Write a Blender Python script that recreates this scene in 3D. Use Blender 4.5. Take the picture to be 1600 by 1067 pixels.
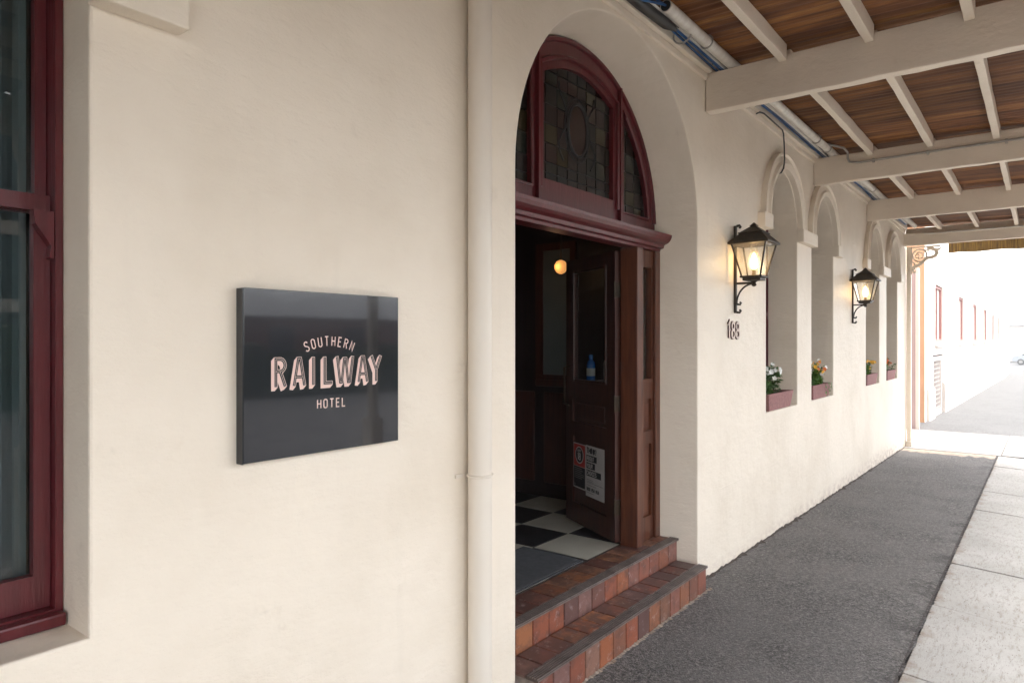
import bpy, bmesh, math, random
from mathutils import Vector, Matrix, Euler
from mathutils.geometry import tessellate_polygon
random.seed(7)
R = math.radians
for o in list(bpy.data.objects): bpy.data.objects.remove(o)
scene = bpy.context.scene
C = scene.collection

# ------------------------------------------------------------------ camera
D = 1.878; H = 1.68; TH = math.atan(830/1066.67)
cam_d = bpy.data.cameras.new('camera'); cam = bpy.data.objects.new('camera', cam_d); C.objects.link(cam)
cam.location = (0, -D, H)
cam.rotation_euler = Vector((math.cos(TH), math.sin(TH), 0)).to_track_quat('-Z', 'Y').to_euler()
cam_d.sensor_width = 36; cam_d.lens = 24.0; cam_d.shift_y = -2.5/1600
cam_d.clip_start = .05; cam_d.clip_end = 2000
scene.camera = cam

# ------------------------------------------------------------------ world, sun, exposure
SUN_AZ, SUN_EL = R(-60), R(62)                 # from the far street end; angle measured from +x
sx, sy, sz = math.cos(SUN_EL)*math.cos(SUN_AZ), math.cos(SUN_EL)*math.sin(SUN_AZ), math.sin(SUN_EL)
world = bpy.data.worlds.new('World'); scene.world = world; world.use_nodes = True
wn = world.node_tree.nodes; wl = world.node_tree.links
sky = wn.new('ShaderNodeTexSky'); sky.sky_type = 'NISHITA'; sky.sun_disc = False
sky.sun_elevation = SUN_EL; sky.sun_rotation = math.atan2(sx, sy); sky.dust_density = 1; sky.air_density = 1.0; sky.ozone_density = .6
hs = wn.new('ShaderNodeHueSaturation'); hs.inputs['Saturation'].default_value = .22
wl.new(sky.outputs[0], hs.inputs['Color']); wl.new(hs.outputs[0], wn['Background'].inputs[0])
wn['Background'].inputs[1].default_value = .15
sd = bpy.data.lights.new('sun', 'SUN'); sd.energy = 1.5; sd.angle = R(40); sd.color = (1, .97, .93)
sun = bpy.data.objects.new('sun', sd); C.objects.link(sun)
sun.rotation_euler = Vector((-sx, -sy, -sz)).to_track_quat('-Z', 'Y').to_euler(); sun.location = (20, -20, 20)
scene.view_settings.view_transform = 'Standard'; scene.view_settings.look = 'None'
scene.view_settings.gamma = 1; scene.view_settings.use_curve_mapping = False
scene.view_settings.exposure = 2.5
scene.render.engine = 'CYCLES'
scene.cycles.max_bounces = 6; scene.cycles.diffuse_bounces = 4; scene.cycles.glossy_bounces = 3; scene.cycles.transparent_max_bounces = 10; scene.cycles.caustics_reflective = False; scene.cycles.caustics_refractive = False
scene.cycles.use_denoising = True; scene.cycles.use_light_tree = False

# ------------------------------------------------------------------ materials
def nt(name):
    m = bpy.data.materials.new(name); m.use_nodes = True
    return m, m.node_tree.nodes, m.node_tree.links, m.node_tree.nodes['Principled BSDF']
def coords(n, l, scale=(1,1,1), obj=True):
    tc = n.new('ShaderNodeTexCoord'); mp = n.new('ShaderNodeMapping'); mp.inputs['Scale'].default_value = scale
    l.new(tc.outputs['Object'], mp.inputs[0]); return mp.outputs[0]
def noise(n, l, vec, scale, detail=4, rough=.55):
    t = n.new('ShaderNodeTexNoise'); t.inputs['Scale'].default_value = scale
    t.inputs['Detail'].default_value = detail; t.inputs['Roughness'].default_value = rough
    l.new(vec, t.inputs['Vector']); return t.outputs['Fac']
def ramp(n, l, fac, stops):
    r = n.new('ShaderNodeValToRGB'); e = r.color_ramp.elements
    while len(e) < len(stops): e.new(.5)
    for k, (p, c) in enumerate(stops): e[k].position = p; e[k].color = (*c, 1) if len(c) == 3 else c
    l.new(fac, r.inputs[0]); return r.outputs[0]
def mixc(n, l, fac, a, b, mode='MIX'):
    x = n.new('ShaderNodeMix'); x.data_type = 'RGBA'; x.blend_type = mode
    for s, v in ((x.inputs[0], fac), (x.inputs[6], a), (x.inputs[7], b)):
        if hasattr(v, 'links'): l.new(v, s)
        else: s.default_value = v if not isinstance(v, tuple) else (*v, 1)[:4]
    return x.outputs[2]
def bump(n, l, bs, h, strength, dist, prev=None):
    b = n.new('ShaderNodeBump'); b.inputs['Strength'].default_value = strength; b.inputs['Distance'].default_value = dist
    l.new(h, b.inputs['Height'])
    if prev is not None: l.new(prev, b.inputs['Normal'])
    if bs: l.new(b.outputs[0], bs.inputs['Normal'])
    return b.outputs[0]
def basic(name, c1, c2=None, rough=.6, scale=8, stretch=(1,1,1), bmp=.15, bscale=60, bdist=.003, metal=0, spec=.5, per_obj=0, coat=0):
    m, n, l, p = nt(name)
    c2 = c2 or tuple(x*.8 for x in c1)
    v = coords(n, l, stretch)
    col = ramp(n, l, noise(n, l, v, scale), [(.32, c1), (.68, c2)])
    if per_obj:
        oi = n.new('ShaderNodeObjectInfo'); hv = n.new('ShaderNodeHueSaturation')
        mr = n.new('ShaderNodeMapRange'); mr.inputs[3].default_value = 1-per_obj; mr.inputs[4].default_value = 1+per_obj
        l.new(oi.outputs['Random'], mr.inputs[0]); l.new(mr.outputs[0], hv.inputs['Value']); l.new(col, hv.inputs['Color']); col = hv.outputs[0]
    l.new(col, p.inputs['Base Color'])
    p.inputs['Roughness'].default_value = rough; p.inputs['Metallic'].default_value = metal
    p.inputs['Specular IOR Level'].default_value = spec; p.inputs['Coat Weight'].default_value = coat
    if bmp: bump(n, l, p, noise(n, l, v, bscale, 3), bmp, bdist)
    return m
M = {}
def wall_paint(name, base, lines=True):
    m, n, l, p = nt(name); v = coords(n, l)
    sc = lambda k: tuple(x*k for x in base)
    blot = noise(n, l, v, 1.3, 4, .62)
    c = ramp(n, l, blot, [(.30, tuple(x*y for x, y in zip(base, (.90, .885, .86)))), (.52, sc(.985)), (.72, sc(1.03))])
    vs = coords(n, l, (6, 6, .55)); st = noise(n, l, vs, 1.7, 4, .65)       # faint rain streaks
    c = mixc(n, l, ramp(n, l, st, [(.58, (0,0,0)), (.82, (.25,.25,.25))]), c, sc(.80))
    sp = noise(n, l, v, 5.5, 4, .72)                                        # scuffs
    c = mixc(n, l, ramp(n, l, sp, [(.62, (0,0,0)), (.80, (.45,.45,.45))]), c, tuple(x*y for x, y in zip(base, (.70, .66, .60))))
    b2 = bump(n, l, None, blot, .5, .03)
    vt = coords(n, l, (1, 1, 1.9)); tro = noise(n, l, vt, 9, 5, .66)
    b2 = bump(n, l, None, tro, .55, .012, b2)
    if lines:
        sep = n.new('ShaderNodeSeparateXYZ'); cb = n.new('ShaderNodeCombineXYZ'); l.new(v, sep.inputs[0])
        l.new(sep.outputs[0], cb.inputs[0]); l.new(sep.outputs[2], cb.inputs[1])
        # hairline cracks: thin level sets of a broad noise, kept only in patches
        hl = noise(n, l, v, 2.1, 3, .6)
        cr = ramp(n, l, hl, [(.492, (0,0,0)), (.4975, (1,1,1)), (.503, (0,0,0))])
        mk = ramp(n, l, sp, [(.58, (0,0,0)), (.66, (.8,.8,.8))])
        ck = mixc(n, l, 1.0, cr, mk, 'MULTIPLY')
        c = mixc(n, l, ck, c, sc(.86))
        # splashed dirt at the foot of the wall
        zr = n.new('ShaderNodeMapRange'); zr.inputs[1].default_value = .10; zr.inputs[2].default_value = -.20; l.new(sep.outputs[2], zr.inputs[0])
        dm_ = n.new('ShaderNodeMath'); dm_.operation = 'MULTIPLY'; l.new(zr.outputs[0], dm_.inputs[0]); l.new(ramp(n, l, tro, [(.42, (0,0,0)), (.60, (1,1,1))]), dm_.inputs[1])
        c = mixc(n, l, dm_.outputs[0], c, (.36,.25,.20))
        br = n.new('ShaderNodeTexBrick'); br.inputs['Scale'].default_value = 1; br.inputs['Brick Width'].default_value = .78
        br.inputs['Row Height'].default_value = .292; br.inputs['Mortar Size'].default_value = .0035; br.inputs['Mortar Smooth'].default_value = .6
        l.new(cb.outputs[0], br.inputs['Vector'])
        ml = n.new('ShaderNodeMath'); ml.operation = 'MULTIPLY'; l.new(br.outputs['Fac'], ml.inputs[0])
        mr_ = n.new('ShaderNodeMapRange'); mr_.inputs[1].default_value = 2.3; mr_.inputs[2].default_value = 2.9; l.new(sep.outputs[0], mr_.inputs[0])
        m3 = n.new('ShaderNodeMath'); m3.operation = 'MULTIPLY'; l.new(mr_.outputs[0], m3.inputs[0])
        l.new(ramp(n, l, hl, [(.44, (0,0,0)), (.60, (1,1,1))]), m3.inputs[1]); l.new(m3.outputs[0], ml.inputs[1])
        b2 = bump(n, l, None, ml.outputs[0], .35, .004, b2)
    l.new(b2, p.inputs['Normal'])
    l.new(c, p.inputs['Base Color']); p.inputs['Roughness'].default_value = .5; p.inputs['Specular IOR Level'].default_value = .35
    return m
CREAM = (.82, .728, .612)
M['wall'] = wall_paint('cream_wall_paint', CREAM)
M['cream'] = wall_paint('cream_timber_paint', (.79, .70, .59), False)
M['pipe'] = basic('cream_pipe_paint', (.76,.69,.60), (.72,.64,.55), .42, 3, bmp=.08, bscale=25)
def mat_maroon():
    m, n, l, p = nt('maroon_gloss_paint'); v = coords(n, l); vb = coords(n, l, (9, 9, 1))
    c = ramp(n, l, noise(n, l, vb, 4, 4, .6), [(.3, (.072,.007,.010)), (.7, (.115,.014,.018))])
    c = mixc(n, l, ramp(n, l, noise(n, l, v, 38, 4, .7), [(.72, (0,0,0)), (.78, (.55,.55,.55))]), c, (.34,.20,.18))
    l.new(c, p.inputs['Base Color']); p.inputs['Roughness'].default_value = .33
    bump(n, l, p, noise(n, l, vb, 14, 3), .35, .003); return m
M['maroon'] = mat_maroon()
M['timber'] = basic('varnished_timber', (.14,.045,.02), (.07,.021,.012), .38, 6, (6,6,.6), .12, 50, per_obj=.12)
M['timber_d'] = basic('dark_varnished_timber', (.075,.022,.013), (.038,.012,.009), .35, 6, (6,6,.6), .1, 50)
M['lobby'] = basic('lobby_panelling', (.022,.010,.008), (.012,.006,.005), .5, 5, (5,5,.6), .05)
M['black_metal'] = basic('aged_black_metal', (.030,.024,.019), (.055,.040,.026), .5, 20, bmp=.15, bscale=80, metal=.4)
M['grey_metal'] = basic('galvanised_conduit', (.42,.40,.37), (.34,.32,.29), .45, 15, metal=.3)
M['pvc'] = basic('white_pvc', (.72,.69,.63), (.56,.52,.46), .4, 4, (4,1,1), .05)
M['blue'] = basic('blue_cable', (.02,.10,.27), (.015,.07,.2), .45, bmp=0)
M['black'] = basic('black_cable', (.015,.015,.016), (.03,.03,.03), .5, bmp=0)
M['whitecable'] = basic('white_cable', (.6,.58,.54), None, .5, bmp=0)
M['pink'] = basic('pink_lettering', (.80,.58,.51), (.76,.54,.47), .5, bmp=0)
M['signdark'] = basic('lettering_dark', (.022,.024,.028), None, .22, bmp=0)
M['brass'] = basic('aged_brass', (.30,.20,.09), (.2,.13,.06), .35, metal=.9, bmp=0)
M['bronze'] = basic('dull_bronze', (.07,.045,.03), (.04,.03,.02), .4, metal=.6, bmp=0)
M['printblack'] = basic('print_black', (.014,.013,.015), None, .5, bmp=0)
M['printwhite'] = basic('print_white', (.62,.58,.56), None, .5, bmp=0)
M['printred'] = basic('print_red', (.48,.05,.04), None, .5, bmp=0)
M['printgrey'] = basic('print_grey', (.25,.22,.22), None, .5, bmp=0)
M['mat'] = basic('ribbed_mat_grey', (.055,.056,.06), (.035,.036,.04), .9, 30, bmp=.4, bscale=200)
M['tile_w'] = basic('cream_floor_tile', (.52,.50,.42), (.44,.42,.35), .3, 6, bmp=.05)
M['tile_b'] = basic('black_floor_tile', (.018,.018,.02), (.03,.03,.032), .3, 6, bmp=.05)
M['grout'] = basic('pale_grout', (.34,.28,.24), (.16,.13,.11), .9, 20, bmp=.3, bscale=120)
M['nosing'] = basic('step_nosing', (.085,.06,.05), (.05,.036,.03), .45, 12, metal=.3, bmp=.1)
M['nosing_rib'] = basic('nosing_rib_metal', (.24,.195,.175), (.13,.10,.09), .4, 12, metal=.4, bmp=.1)
M['soil'] = basic('planter_soil', (.06,.03,.018), (.03,.016,.01), .95, 60, bmp=.6, bscale=120, bdist=.01)
M['trough'] = basic('pink_concrete_trough', (.34,.165,.155), (.24,.11,.105), .85, 45, bmp=.5, bscale=160, bdist=.003)
M['white_petal'] = basic('white_petals', (.80,.80,.76), None, .6, bmp=0)
M['yellow_petal'] = basic('yellow_petals', (.75,.42,.02), (.7,.3,.02), .6, bmp=0)
M['orange_petal'] = basic('orange_petals', (.75,.2,.03), (.7,.12,.04), .6, bmp=0)
M['leaf'] = basic('leaf_green', (.05,.12,.03), (.09,.17,.05), .5, 30, bmp=0)
M['leaf2'] = basic('leaf_green_light', (.12,.24,.035), (.06,.14,.022), .5, 30, bmp=0)
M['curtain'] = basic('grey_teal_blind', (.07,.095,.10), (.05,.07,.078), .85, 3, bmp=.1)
M['room'] = basic('painted_room_dark', (.05,.045,.04), None, .9, bmp=0)  # interior darkness put into the colour
M['salmon'] = basic('salmon_render', (.72,.40,.22), (.66,.36,.2), .7, 3)
M['mauve'] = basic('mauve_boards', (.50,.36,.35), (.45,.33,.32), .7, 3)
M['white_render'] = basic('white_render', (.74,.67,.60), (.68,.61,.55), .7, 1.5, bmp=.1, bscale=20)
M['yellowed'] = basic('stained_yellow_fibreglass', (.42,.27,.07), (.10,.055,.025), .6, 4, (1,9,.7), .1)
M['rubber'] = basic('tyre_rubber', (.02,.02,.02), None, .8, bmp=0)
M['carpaint'] = basic('silver_car_paint', (.45,.47,.5), None, .3, metal=.4, bmp=0)
M['carwhite'] = basic('white_car_paint', (.75,.75,.75), None, .3, bmp=0)
M['hedge'] = basic('distant_hedge', (.035,.05,.022), (.06,.07,.03), .9, 3, bmp=.5, bscale=12, bdist=.1)
M['slate'] = basic('dark_slate_paint', (.05,.055,.06), (.035,.04,.045), .8, 3)
M['brickred'] = basic('red_brick_far', (.22,.10,.07), (.17,.075,.055), .85, 5)
M['rooftin'] = basic('grey_tin_roof', (.2,.2,.21), None, .6, 4)
M['hazered'] = basic('haze_washed_red', (.36,.15,.13), None, .6, bmp=0)  # dark red frames painted lighter to imitate haze and glare
M['gateback'] = basic('painted_passage_dark', (.12,.085,.08), None, .9, bmp=0)
M['lead'] = basic('lead_came', (.03,.03,.032), None, .5, bmp=0, metal=.5)

def glass(name, tint=(.9,.95,.95), gl=.12, rough=.01, milk=0):
    m, n, l, p = nt(name); out = n['Material Output']
    tr = n.new('ShaderNodeBsdfTransparent'); tr.inputs[0].default_value = (*tint, 1)
    g = n.new('ShaderNodeBsdfGlossy'); g.inputs['Roughness'].default_value = rough
    lw = n.new('ShaderNodeLayerWeight'); lw.inputs[0].default_value = .5
    pw = n.new('ShaderNodeMath'); pw.operation = 'POWER'; pw.inputs[1].default_value = 4.5; l.new(lw.outputs['Facing'], pw.inputs[0])
    ad = n.new('ShaderNodeMath'); ad.operation = 'MULTIPLY_ADD'; ad.inputs[1].default_value = .85; ad.inputs[2].default_value = .04+gl; ad.use_clamp = True
    l.new(pw.outputs[0], ad.inputs[0])
    mx = n.new('ShaderNodeMixShader'); l.new(ad.outputs[0], mx.inputs[0]); l.new(tr.outputs[0], mx.inputs[1]); l.new(g.outputs[0], mx.inputs[2])
    res = mx.outputs[0]
    if milk:
        df = n.new('ShaderNodeBsdfTranslucent'); df.inputs[0].default_value = (.9, .88, .84, 1); d2 = n.new('ShaderNodeBsdfDiffuse'); d2.inputs[0].default_value = (.8, .78, .74, 1)
        ma = n.new('ShaderNodeMixShader'); l.new(df.outputs[0], ma.inputs[1]); l.new(d2.outputs[0], ma.inputs[2])
        mm = n.new('ShaderNodeMixShader'); mm.inputs[0].default_value = milk; l.new(res, mm.inputs[1]); l.new(ma.outputs[0], mm.inputs[2]); res = mm.outputs[0]
    l.new(res, out.inputs[0]); n.remove(p); return m
M['glass'] = glass('clear_glass', (.86,.92,.92), .0)
M['lampglass'] = glass('lantern_glass', (.95,.94,.90), .01, milk=.10)
M['frosted'] = basic('frosted_glass', (.13,.145,.14), (.11,.125,.12), .35, 3, bmp=.1)
M['carglass'] = basic('car_glass', (.03,.035,.04), None, .08, bmp=0)

def emit(name, c, s):
    m, n, l, p = nt(name); p.inputs['Base Color'].default_value = (*c, 1)
    p.inputs['Emission Color'].default_value = (*c, 1); p.inputs['Emission Strength'].default_value = s; return m
M['flame'] = emit('lamp_flame', (1, .66, .30), 9)
M['globe'] = emit('amber_globe', (1, .45, .13), .13)

def mat_sign():
    m, n, l, p = nt('glossy_charcoal_sign'); v = coords(n, l)
    p.inputs['Base Color'].default_value = (.012,.014,.019,1); p.inputs['Roughness'].default_value = .10
    p.inputs['Coat Weight'].default_value = 1; p.inputs['Coat Roughness'].default_value = .04; p.inputs['Specular IOR Level'].default_value = .25
    bump(n, l, p, noise(n, l, v, 260, 2), .10, .0012, bump(n, l, None, noise(n, l, v, 9, 2), .25, .003)); return m
M['sign'] = mat_sign()

def mat_rust():
    m, n, l, p = nt('rusted_corrugated_iron')
    v = coords(n, l, (13, .5, 13)); v2 = coords(n, l, (1, .35, 1)); v3 = coords(n, l, (3.5, .8, 1))
    c = ramp(n, l, noise(n, l, v, 1.6, 6, .7), [(.25, (.032,.014,.009)), (.42, (.13,.048,.017)), (.56, (.25,.105,.032)), (.74, (.44,.23,.075))])
    c = mixc(n, l, ramp(n, l, noise(n, l, v3, 1.0, 4), [(.42, (0,0,0)), (.70, (.7,.7,.7))]), c, (.06,.020,.014))
    oi = n.new('ShaderNodeObjectInfo'); mr = n.new('ShaderNodeMapRange'); mr.inputs[3].default_value = .7; mr.inputs[4].default_value = 1.35
    hv = n.new('ShaderNodeHueSaturation'); l.new(oi.outputs['Random'], mr.inputs[0]); l.new(mr.outputs[0], hv.inputs['Value']); l.new(c, hv.inputs['Color'])
    l.new(hv.outputs[0], p.inputs['Base Color']); p.inputs['Roughness'].default_value = .55
    bump(n, l, p, noise(n, l, v2, 30, 4), .2, .003); return m
M['rust'] = mat_rust()

def mat_asphalt(name, a, b, edge=False):
    m, n, l, p = nt(name); v = coords(n, l)
    vo = n.new('ShaderNodeTexVoronoi'); vo.inputs['Scale'].default_value = 105; l.new(v, vo.inputs['Vector'])
    big = noise(n, l, v, 1.6, 5, .65); fine = noise(n, l, v, 36, 6, .85)
    c = ramp(n, l, fine, [(.34, tuple(x*.32 for x in a)), (.50, a), (.66, tuple(x*2.1 for x in b))])
    c = mixc(n, l, ramp(n, l, big, [(.40, (0,0,0)), (.62, (.6,.6,.6))]), c, tuple(x*1.2 for x in b))
    sp = n.new('ShaderNodeSeparateXYZ'); l.new(vo.outputs['Color'], sp.inputs[0])
    c = mixc(n, l, ramp(n, l, sp.outputs[0], [(.74, (0,0,0)), (.90, (.55,.55,.55))]), c, tuple(min(1, x*1.8) for x in b))
    sy_ = n.new('ShaderNodeSeparateXYZ'); l.new(v, sy_.inputs[0])
    ey = n.new('ShaderNodeMapRange'); ey.inputs[1].default_value = -1.10; ey.inputs[2].default_value = -1.33; l.new(sy_.outputs[1], ey.inputs[0])
    em = n.new('ShaderNodeMath'); em.operation = 'MULTIPLY'; l.new(ey.outputs[0], em.inputs[0]); l.new(ramp(n, l, noise(n, l, v, 3.1, 6, .7), [(.50, (0,0,0)), (.58, (.8,.8,.8))]), em.inputs[1])
    if edge: c = mixc(n, l, em.outputs[0], c, (.035,.030,.028))
    l.new(c, p.inputs['Base Color']); p.inputs['Roughness'].default_value = .8
    b1 = bump(n, l, None, noise(n, l, v, 5, 4), .5, .02)
    b2 = bump(n, l, None, vo.outputs['Distance'], .8, .009, b1)
    bump(n, l, p, fine, .8, .013, b2); return m
M['asphalt'] = mat_asphalt('worn_asphalt', (.098,.091,.086), (.155,.143,.135), True)
M['asphalt2'] = mat_asphalt('pale_old_asphalt', (.085,.082,.08), (.11,.106,.102))
M['patch'] = basic('dark_asphalt_patch', (.06,.05,.048), (.11,.095,.09), .9, 25, bmp=.7, bscale=90, bdist=.01)

def mat_conc(name, edge, k=1):
    m, n, l, p = nt(name); v = coords(n, l); v2 = coords(n, l, (1, 4, 1))
    c = ramp(n, l, noise(n, l, v, 1.7, 6, .65), [(.3, (.36*k,.345*k,.32*k)), (.7, (.47*k,.455*k,.43*k))])
    c = mixc(n, l, ramp(n, l, noise(n, l, v2, 11, 6, .75), [(.50, (0,0,0)), (.66, (.7,.7,.7))]), c, (.26,.225,.19))
    c = mixc(n, l, ramp(n, l, noise(n, l, v2, 30, 4, .6), [(.61, (0,0,0)), (.68, (.85,.85,.85))]), c, (.16,.13,.11))
    if edge:
        sy_ = n.new('ShaderNodeSeparateXYZ'); l.new(v, sy_.inputs[0]); wob = noise(n, l, v, 4.5, 5, .6)
        ey = n.new('ShaderNodeMath'); ey.operation = 'MULTIPLY_ADD'; ey.inputs[1].default_value = .34; l.new(wob, ey.inputs[0]); l.new(sy_.outputs[1], ey.inputs[2])
        er = n.new('ShaderNodeMapRange'); er.inputs[1].default_value = -1.185; er.inputs[2].default_value = -1.12; er.inputs[4].default_value = .75; l.new(ey.outputs[0], er.inputs[0])
        c = mixc(n, l, er.outputs[0], c, (.27,.215,.165))
    l.new(c, p.inputs['Base Color']); p.inputs['Roughness'].default_value = .85
    bump(n, l, p, noise(n, l, v, 60, 5, .7), .4, .004); return m
M['concrete'] = mat_conc('pale_concrete', True); M['concrete2'] = mat_conc('pale_crossing_concrete', False, .72)
M['dirt'] = basic('joint_dirt', (.05,.04,.033), (.10,.075,.06), .95, 25, bmp=.6, bscale=80, bdist=.01)
M['concstain'] = basic('brown_stained_concrete', (.30,.23,.17), (.42,.36,.30), .9, 14, bmp=.4, bscale=60)

def mat_tile(name='terracotta_tile', worn=.48):
    m, n, l, p = nt(name); v = coords(n, l)
    oi = n.new('ShaderNodeObjectInfo')
    c = ramp(n, l, oi.outputs['Random'], [(0, (.38,.115,.038)), (.18, (.15,.060,.045)), (.36, (.46,.17,.055)), (.52, (.085,.050,.048)), (.68, (.26,.075,.038)), (.82, (.17,.10,.09)), (1, (.36,.16,.075))])
    ad = n.new('ShaderNodeVectorMath'); ad.operation = 'ADD'; l.new(v, ad.inputs[0])
    cb = n.new('ShaderNodeCombineXYZ'); mu = n.new('ShaderNodeMath'); mu.operation = 'MULTIPLY'; mu.inputs[1].default_value = 37
    l.new(oi.outputs['Random'], mu.inputs[0]); l.new(mu.outputs[0], cb.inputs[0]); l.new(cb.outputs[0], ad.inputs[1])
    c = mixc(n, l, ramp(n, l, noise(n, l, ad.outputs[0], 11, 5, .65), [(worn, (0,0,0)), (worn+.22, (.85,.85,.85))]), c, (.085,.040,.032))
    c = mixc(n, l, ramp(n, l, noise(n, l, ad.outputs[0], 16, 6, .75), [(.56, (0,0,0)), (.74, (.75,.75,.75))]), c, (.46,.38,.37))
    l.new(c, p.inputs['Base Color']); p.inputs['Roughness'].default_value = .42
    bump(n, l, p, noise(n, l, ad.outputs[0], 30, 4), .25, .003); return m
M['tile'] = mat_tile(); M['tile_worn'] = mat_tile('worn_tread_tile', .34)
def mat_stain(name):
    m, n, l, p = nt(name); oi = n.new('ShaderNodeObjectInfo'); v = coords(n, l)
    c = ramp(n, l, oi.outputs['Random'], [(0, (.011,.012,.010)), (.3, (.020,.009,.008)), (.55, (.012,.011,.010)), (.8, (.016,.014,.009)), (1, (.011,.014,.013))])
    c = mixc(n, l, ramp(n, l, noise(n, l, v, 9, 3), [(.4, (0,0,0)), (.7, (.5,.5,.5))]), c, (.03,.026,.024))
    l.new(c, p.inputs['Base Color']); p.inputs['Roughness'].default_value = .28; p.inputs['Specular IOR Level'].default_value = .3
    bump(n, l, p, noise(n, l, v, 25, 2), .3, .004); return m
M['stained'] = mat_stain('stained_glass')
M['stained_y'] = basic('stained_glass_yellow', (.028,.022,.009), None, .2, bmp=0)
M['stained_g'] = basic('stained_glass_pale', (.022,.026,.022), None, .2, bmp=0)
M['stained_r'] = basic('stained_glass_red', (.022,.009,.009), None, .2, bmp=0)

# ------------------------------------------------------------------ mesh builder
OFF = {}
class MB:
    def __init__(s): s.v = []; s.f = []
    def add(s, vs, fs):
        b = len(s.v); s.v += [tuple(p) for p in vs]; s.f += [tuple(b+i for i in f) for f in fs]; return s
    def box(s, x0, x1, y0, y1, z0, z1):
        return s.add([(x0,y0,z0),(x1,y0,z0),(x1,y1,z0),(x0,y1,z0),(x0,y0,z1),(x1,y0,z1),(x1,y1,z1),(x0,y1,z1)],
                     [(0,3,2,1),(4,5,6,7),(0,1,5,4),(1,2,6,5),(2,3,7,6),(3,0,4,7)])
    def hexa(s, bot, top):
        return s.add(list(bot)+list(top), [(0,3,2,1),(4,5,6,7),(0,1,5,4),(1,2,6,5),(2,3,7,6),(3,0,4,7)])
    def tube(s, pts, r, n=8, caps=True, closed=False):
        pts = [Vector(p) for p in pts]; N = len(pts); rings = []; up = None
        for i, p in enumerate(pts):
            a = pts[(i-1) % N] if (closed or i > 0) else p; b = pts[(i+1) % N] if (closed or i < N-1) else p
            t = (b-a).normalized()
            if up is None: up = t.orthogonal().normalized()
            up = (up - t*up.dot(t)).normalized(); w = t.cross(up)
            rr = r[i] if isinstance(r, (list, tuple)) else r
            rings.append([p + (up*math.cos(2*math.pi*k/n) + w*math.sin(2*math.pi*k/n))*rr for k in range(n)])
        fs = []
        for i in range(N if closed else N-1):
            j = (i+1) % N
            for k in range(n): fs.append((i*n+k, i*n+(k+1) % n, j*n+(k+1) % n, j*n+k))
        if caps and not closed: fs += [tuple(reversed(range(n))), tuple((N-1)*n+k for k in range(n))]
        return s.add([p for ring in rings for p in ring], fs)
    def lathe(s, prof, c=(0,0,0), n=16):
        vs = []; fs = []
        for r, z in prof:
            for k in range(n):
                a = 2*math.pi*k/n; vs.append((c[0]+r*math.cos(a), c[1]+r*math.sin(a), c[2]+z))
        for i in range(len(prof)-1):
            for k in range(n): fs.append((i*n+k, i*n+(k+1) % n, (i+1)*n+(k+1) % n, (i+1)*n+k))
        fs += [tuple(reversed(range(n))), tuple((len(prof)-1)*n+k for k in range(n))]
        return s.add(vs, fs)
    def poly(s, loops, to3, flip=False):            # filled polygon with holes; to3 maps (a,b)->xyz
        flat = [p for lp in loops for p in lp]
        tr = tessellate_polygon([[Vector((p[0], p[1], 0)) for p in lp] for lp in loops])
        fs = []
        for t in tr:
            a, b, c = (flat[i] for i in t)
            ar = (b[0]-a[0])*(c[1]-a[1])-(b[1]-a[1])*(c[0]-a[0])
            if abs(ar) < 1e-12: continue
            fs.append(tuple(t) if (ar > 0) != flip else tuple(reversed(t)))
        return s.add([to3(*p) for p in flat], fs)
    def prism(s, loops, to3):                       # to3(a,b,k): k=0 front, 1 back; closed solid with holes
        s.poly(loops, lambda a, b: to3(a, b, 0)); s.poly(loops, lambda a, b: to3(a, b, 1), True)
        for lp in loops:
            n = len(lp); s.add([to3(*p, 0) for p in lp]+[to3(*p, 1) for p in lp], [(i, (i+1) % n, n+(i+1) % n, n+i) for i in range(n)])
        return s
    def build(s, name, mat, parent=None, smooth=False, bevel=0, recalc=True, loc=None):
        o0 = Vector(loc) if loc else OFF.get(parent.name, Vector((0,0,0))) if parent else Vector((0,0,0))
        me = bpy.data.meshes.new(name); me.from_pydata([tuple(Vector(p)-o0) for p in s.v], [], s.f)
        if recalc:
            bm = bmesh.new(); bm.from_mesh(me); bmesh.ops.recalc_face_normals(bm, faces=bm.faces); bm.to_mesh(me); bm.free()
        me.materials.append(M[mat] if isinstance(mat, str) else mat)
        o = bpy.data.objects.new(name, me); C.objects.link(o)
        if parent: o.parent = parent; OFF[o.name] = OFF.get(parent.name, Vector((0,0,0)))
        else: o.location = o0; OFF[o.name] = o0
        if smooth:
            for p in me.polygons: p.use_smooth = True
            try: me.set_sharp_from_angle(angle=R(40))
            except Exception: pass
        if bevel:
            b = o.modifiers.new('bevel', 'BEVEL'); b.width = bevel; b.segments = 2; b.limit_method = 'ANGLE'
        return o
def tag(o, label, cat, group=None):
    o['label'] = label; o['category'] = cat
    if group: o['group'] = group
    return o
def empty(name, loc, label, cat, group=None):
    o = bpy.data.objects.new(name, None); C.objects.link(o); o.location = loc; o.empty_display_size = .1; OFF[o.name] = Vector(loc)
    return tag(o, label, cat, group)
def struct(o): o['kind'] = 'structure'; return o
def copy_tree(o, parent=None):
    c = o.copy(); C.objects.link(c); c.parent = parent
    for ch in o.children: copy_tree(ch, c)
    return c
def piece(proto, name, parent, loc, rot=(0,0,0), scale=(1,1,1)):  # shares mesh data
    o = bpy.data.objects.new(name, proto); C.objects.link(o); o.parent = parent
    o.location = Vector(loc)-OFF.get(parent.name, Vector((0,0,0))); o.rotation_euler = rot; o.scale = scale
    return o
def mesh_of(mb, name, mat):
    o = mb.build(name, mat); me = o.data; bpy.data.objects.remove(o); return me
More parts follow.
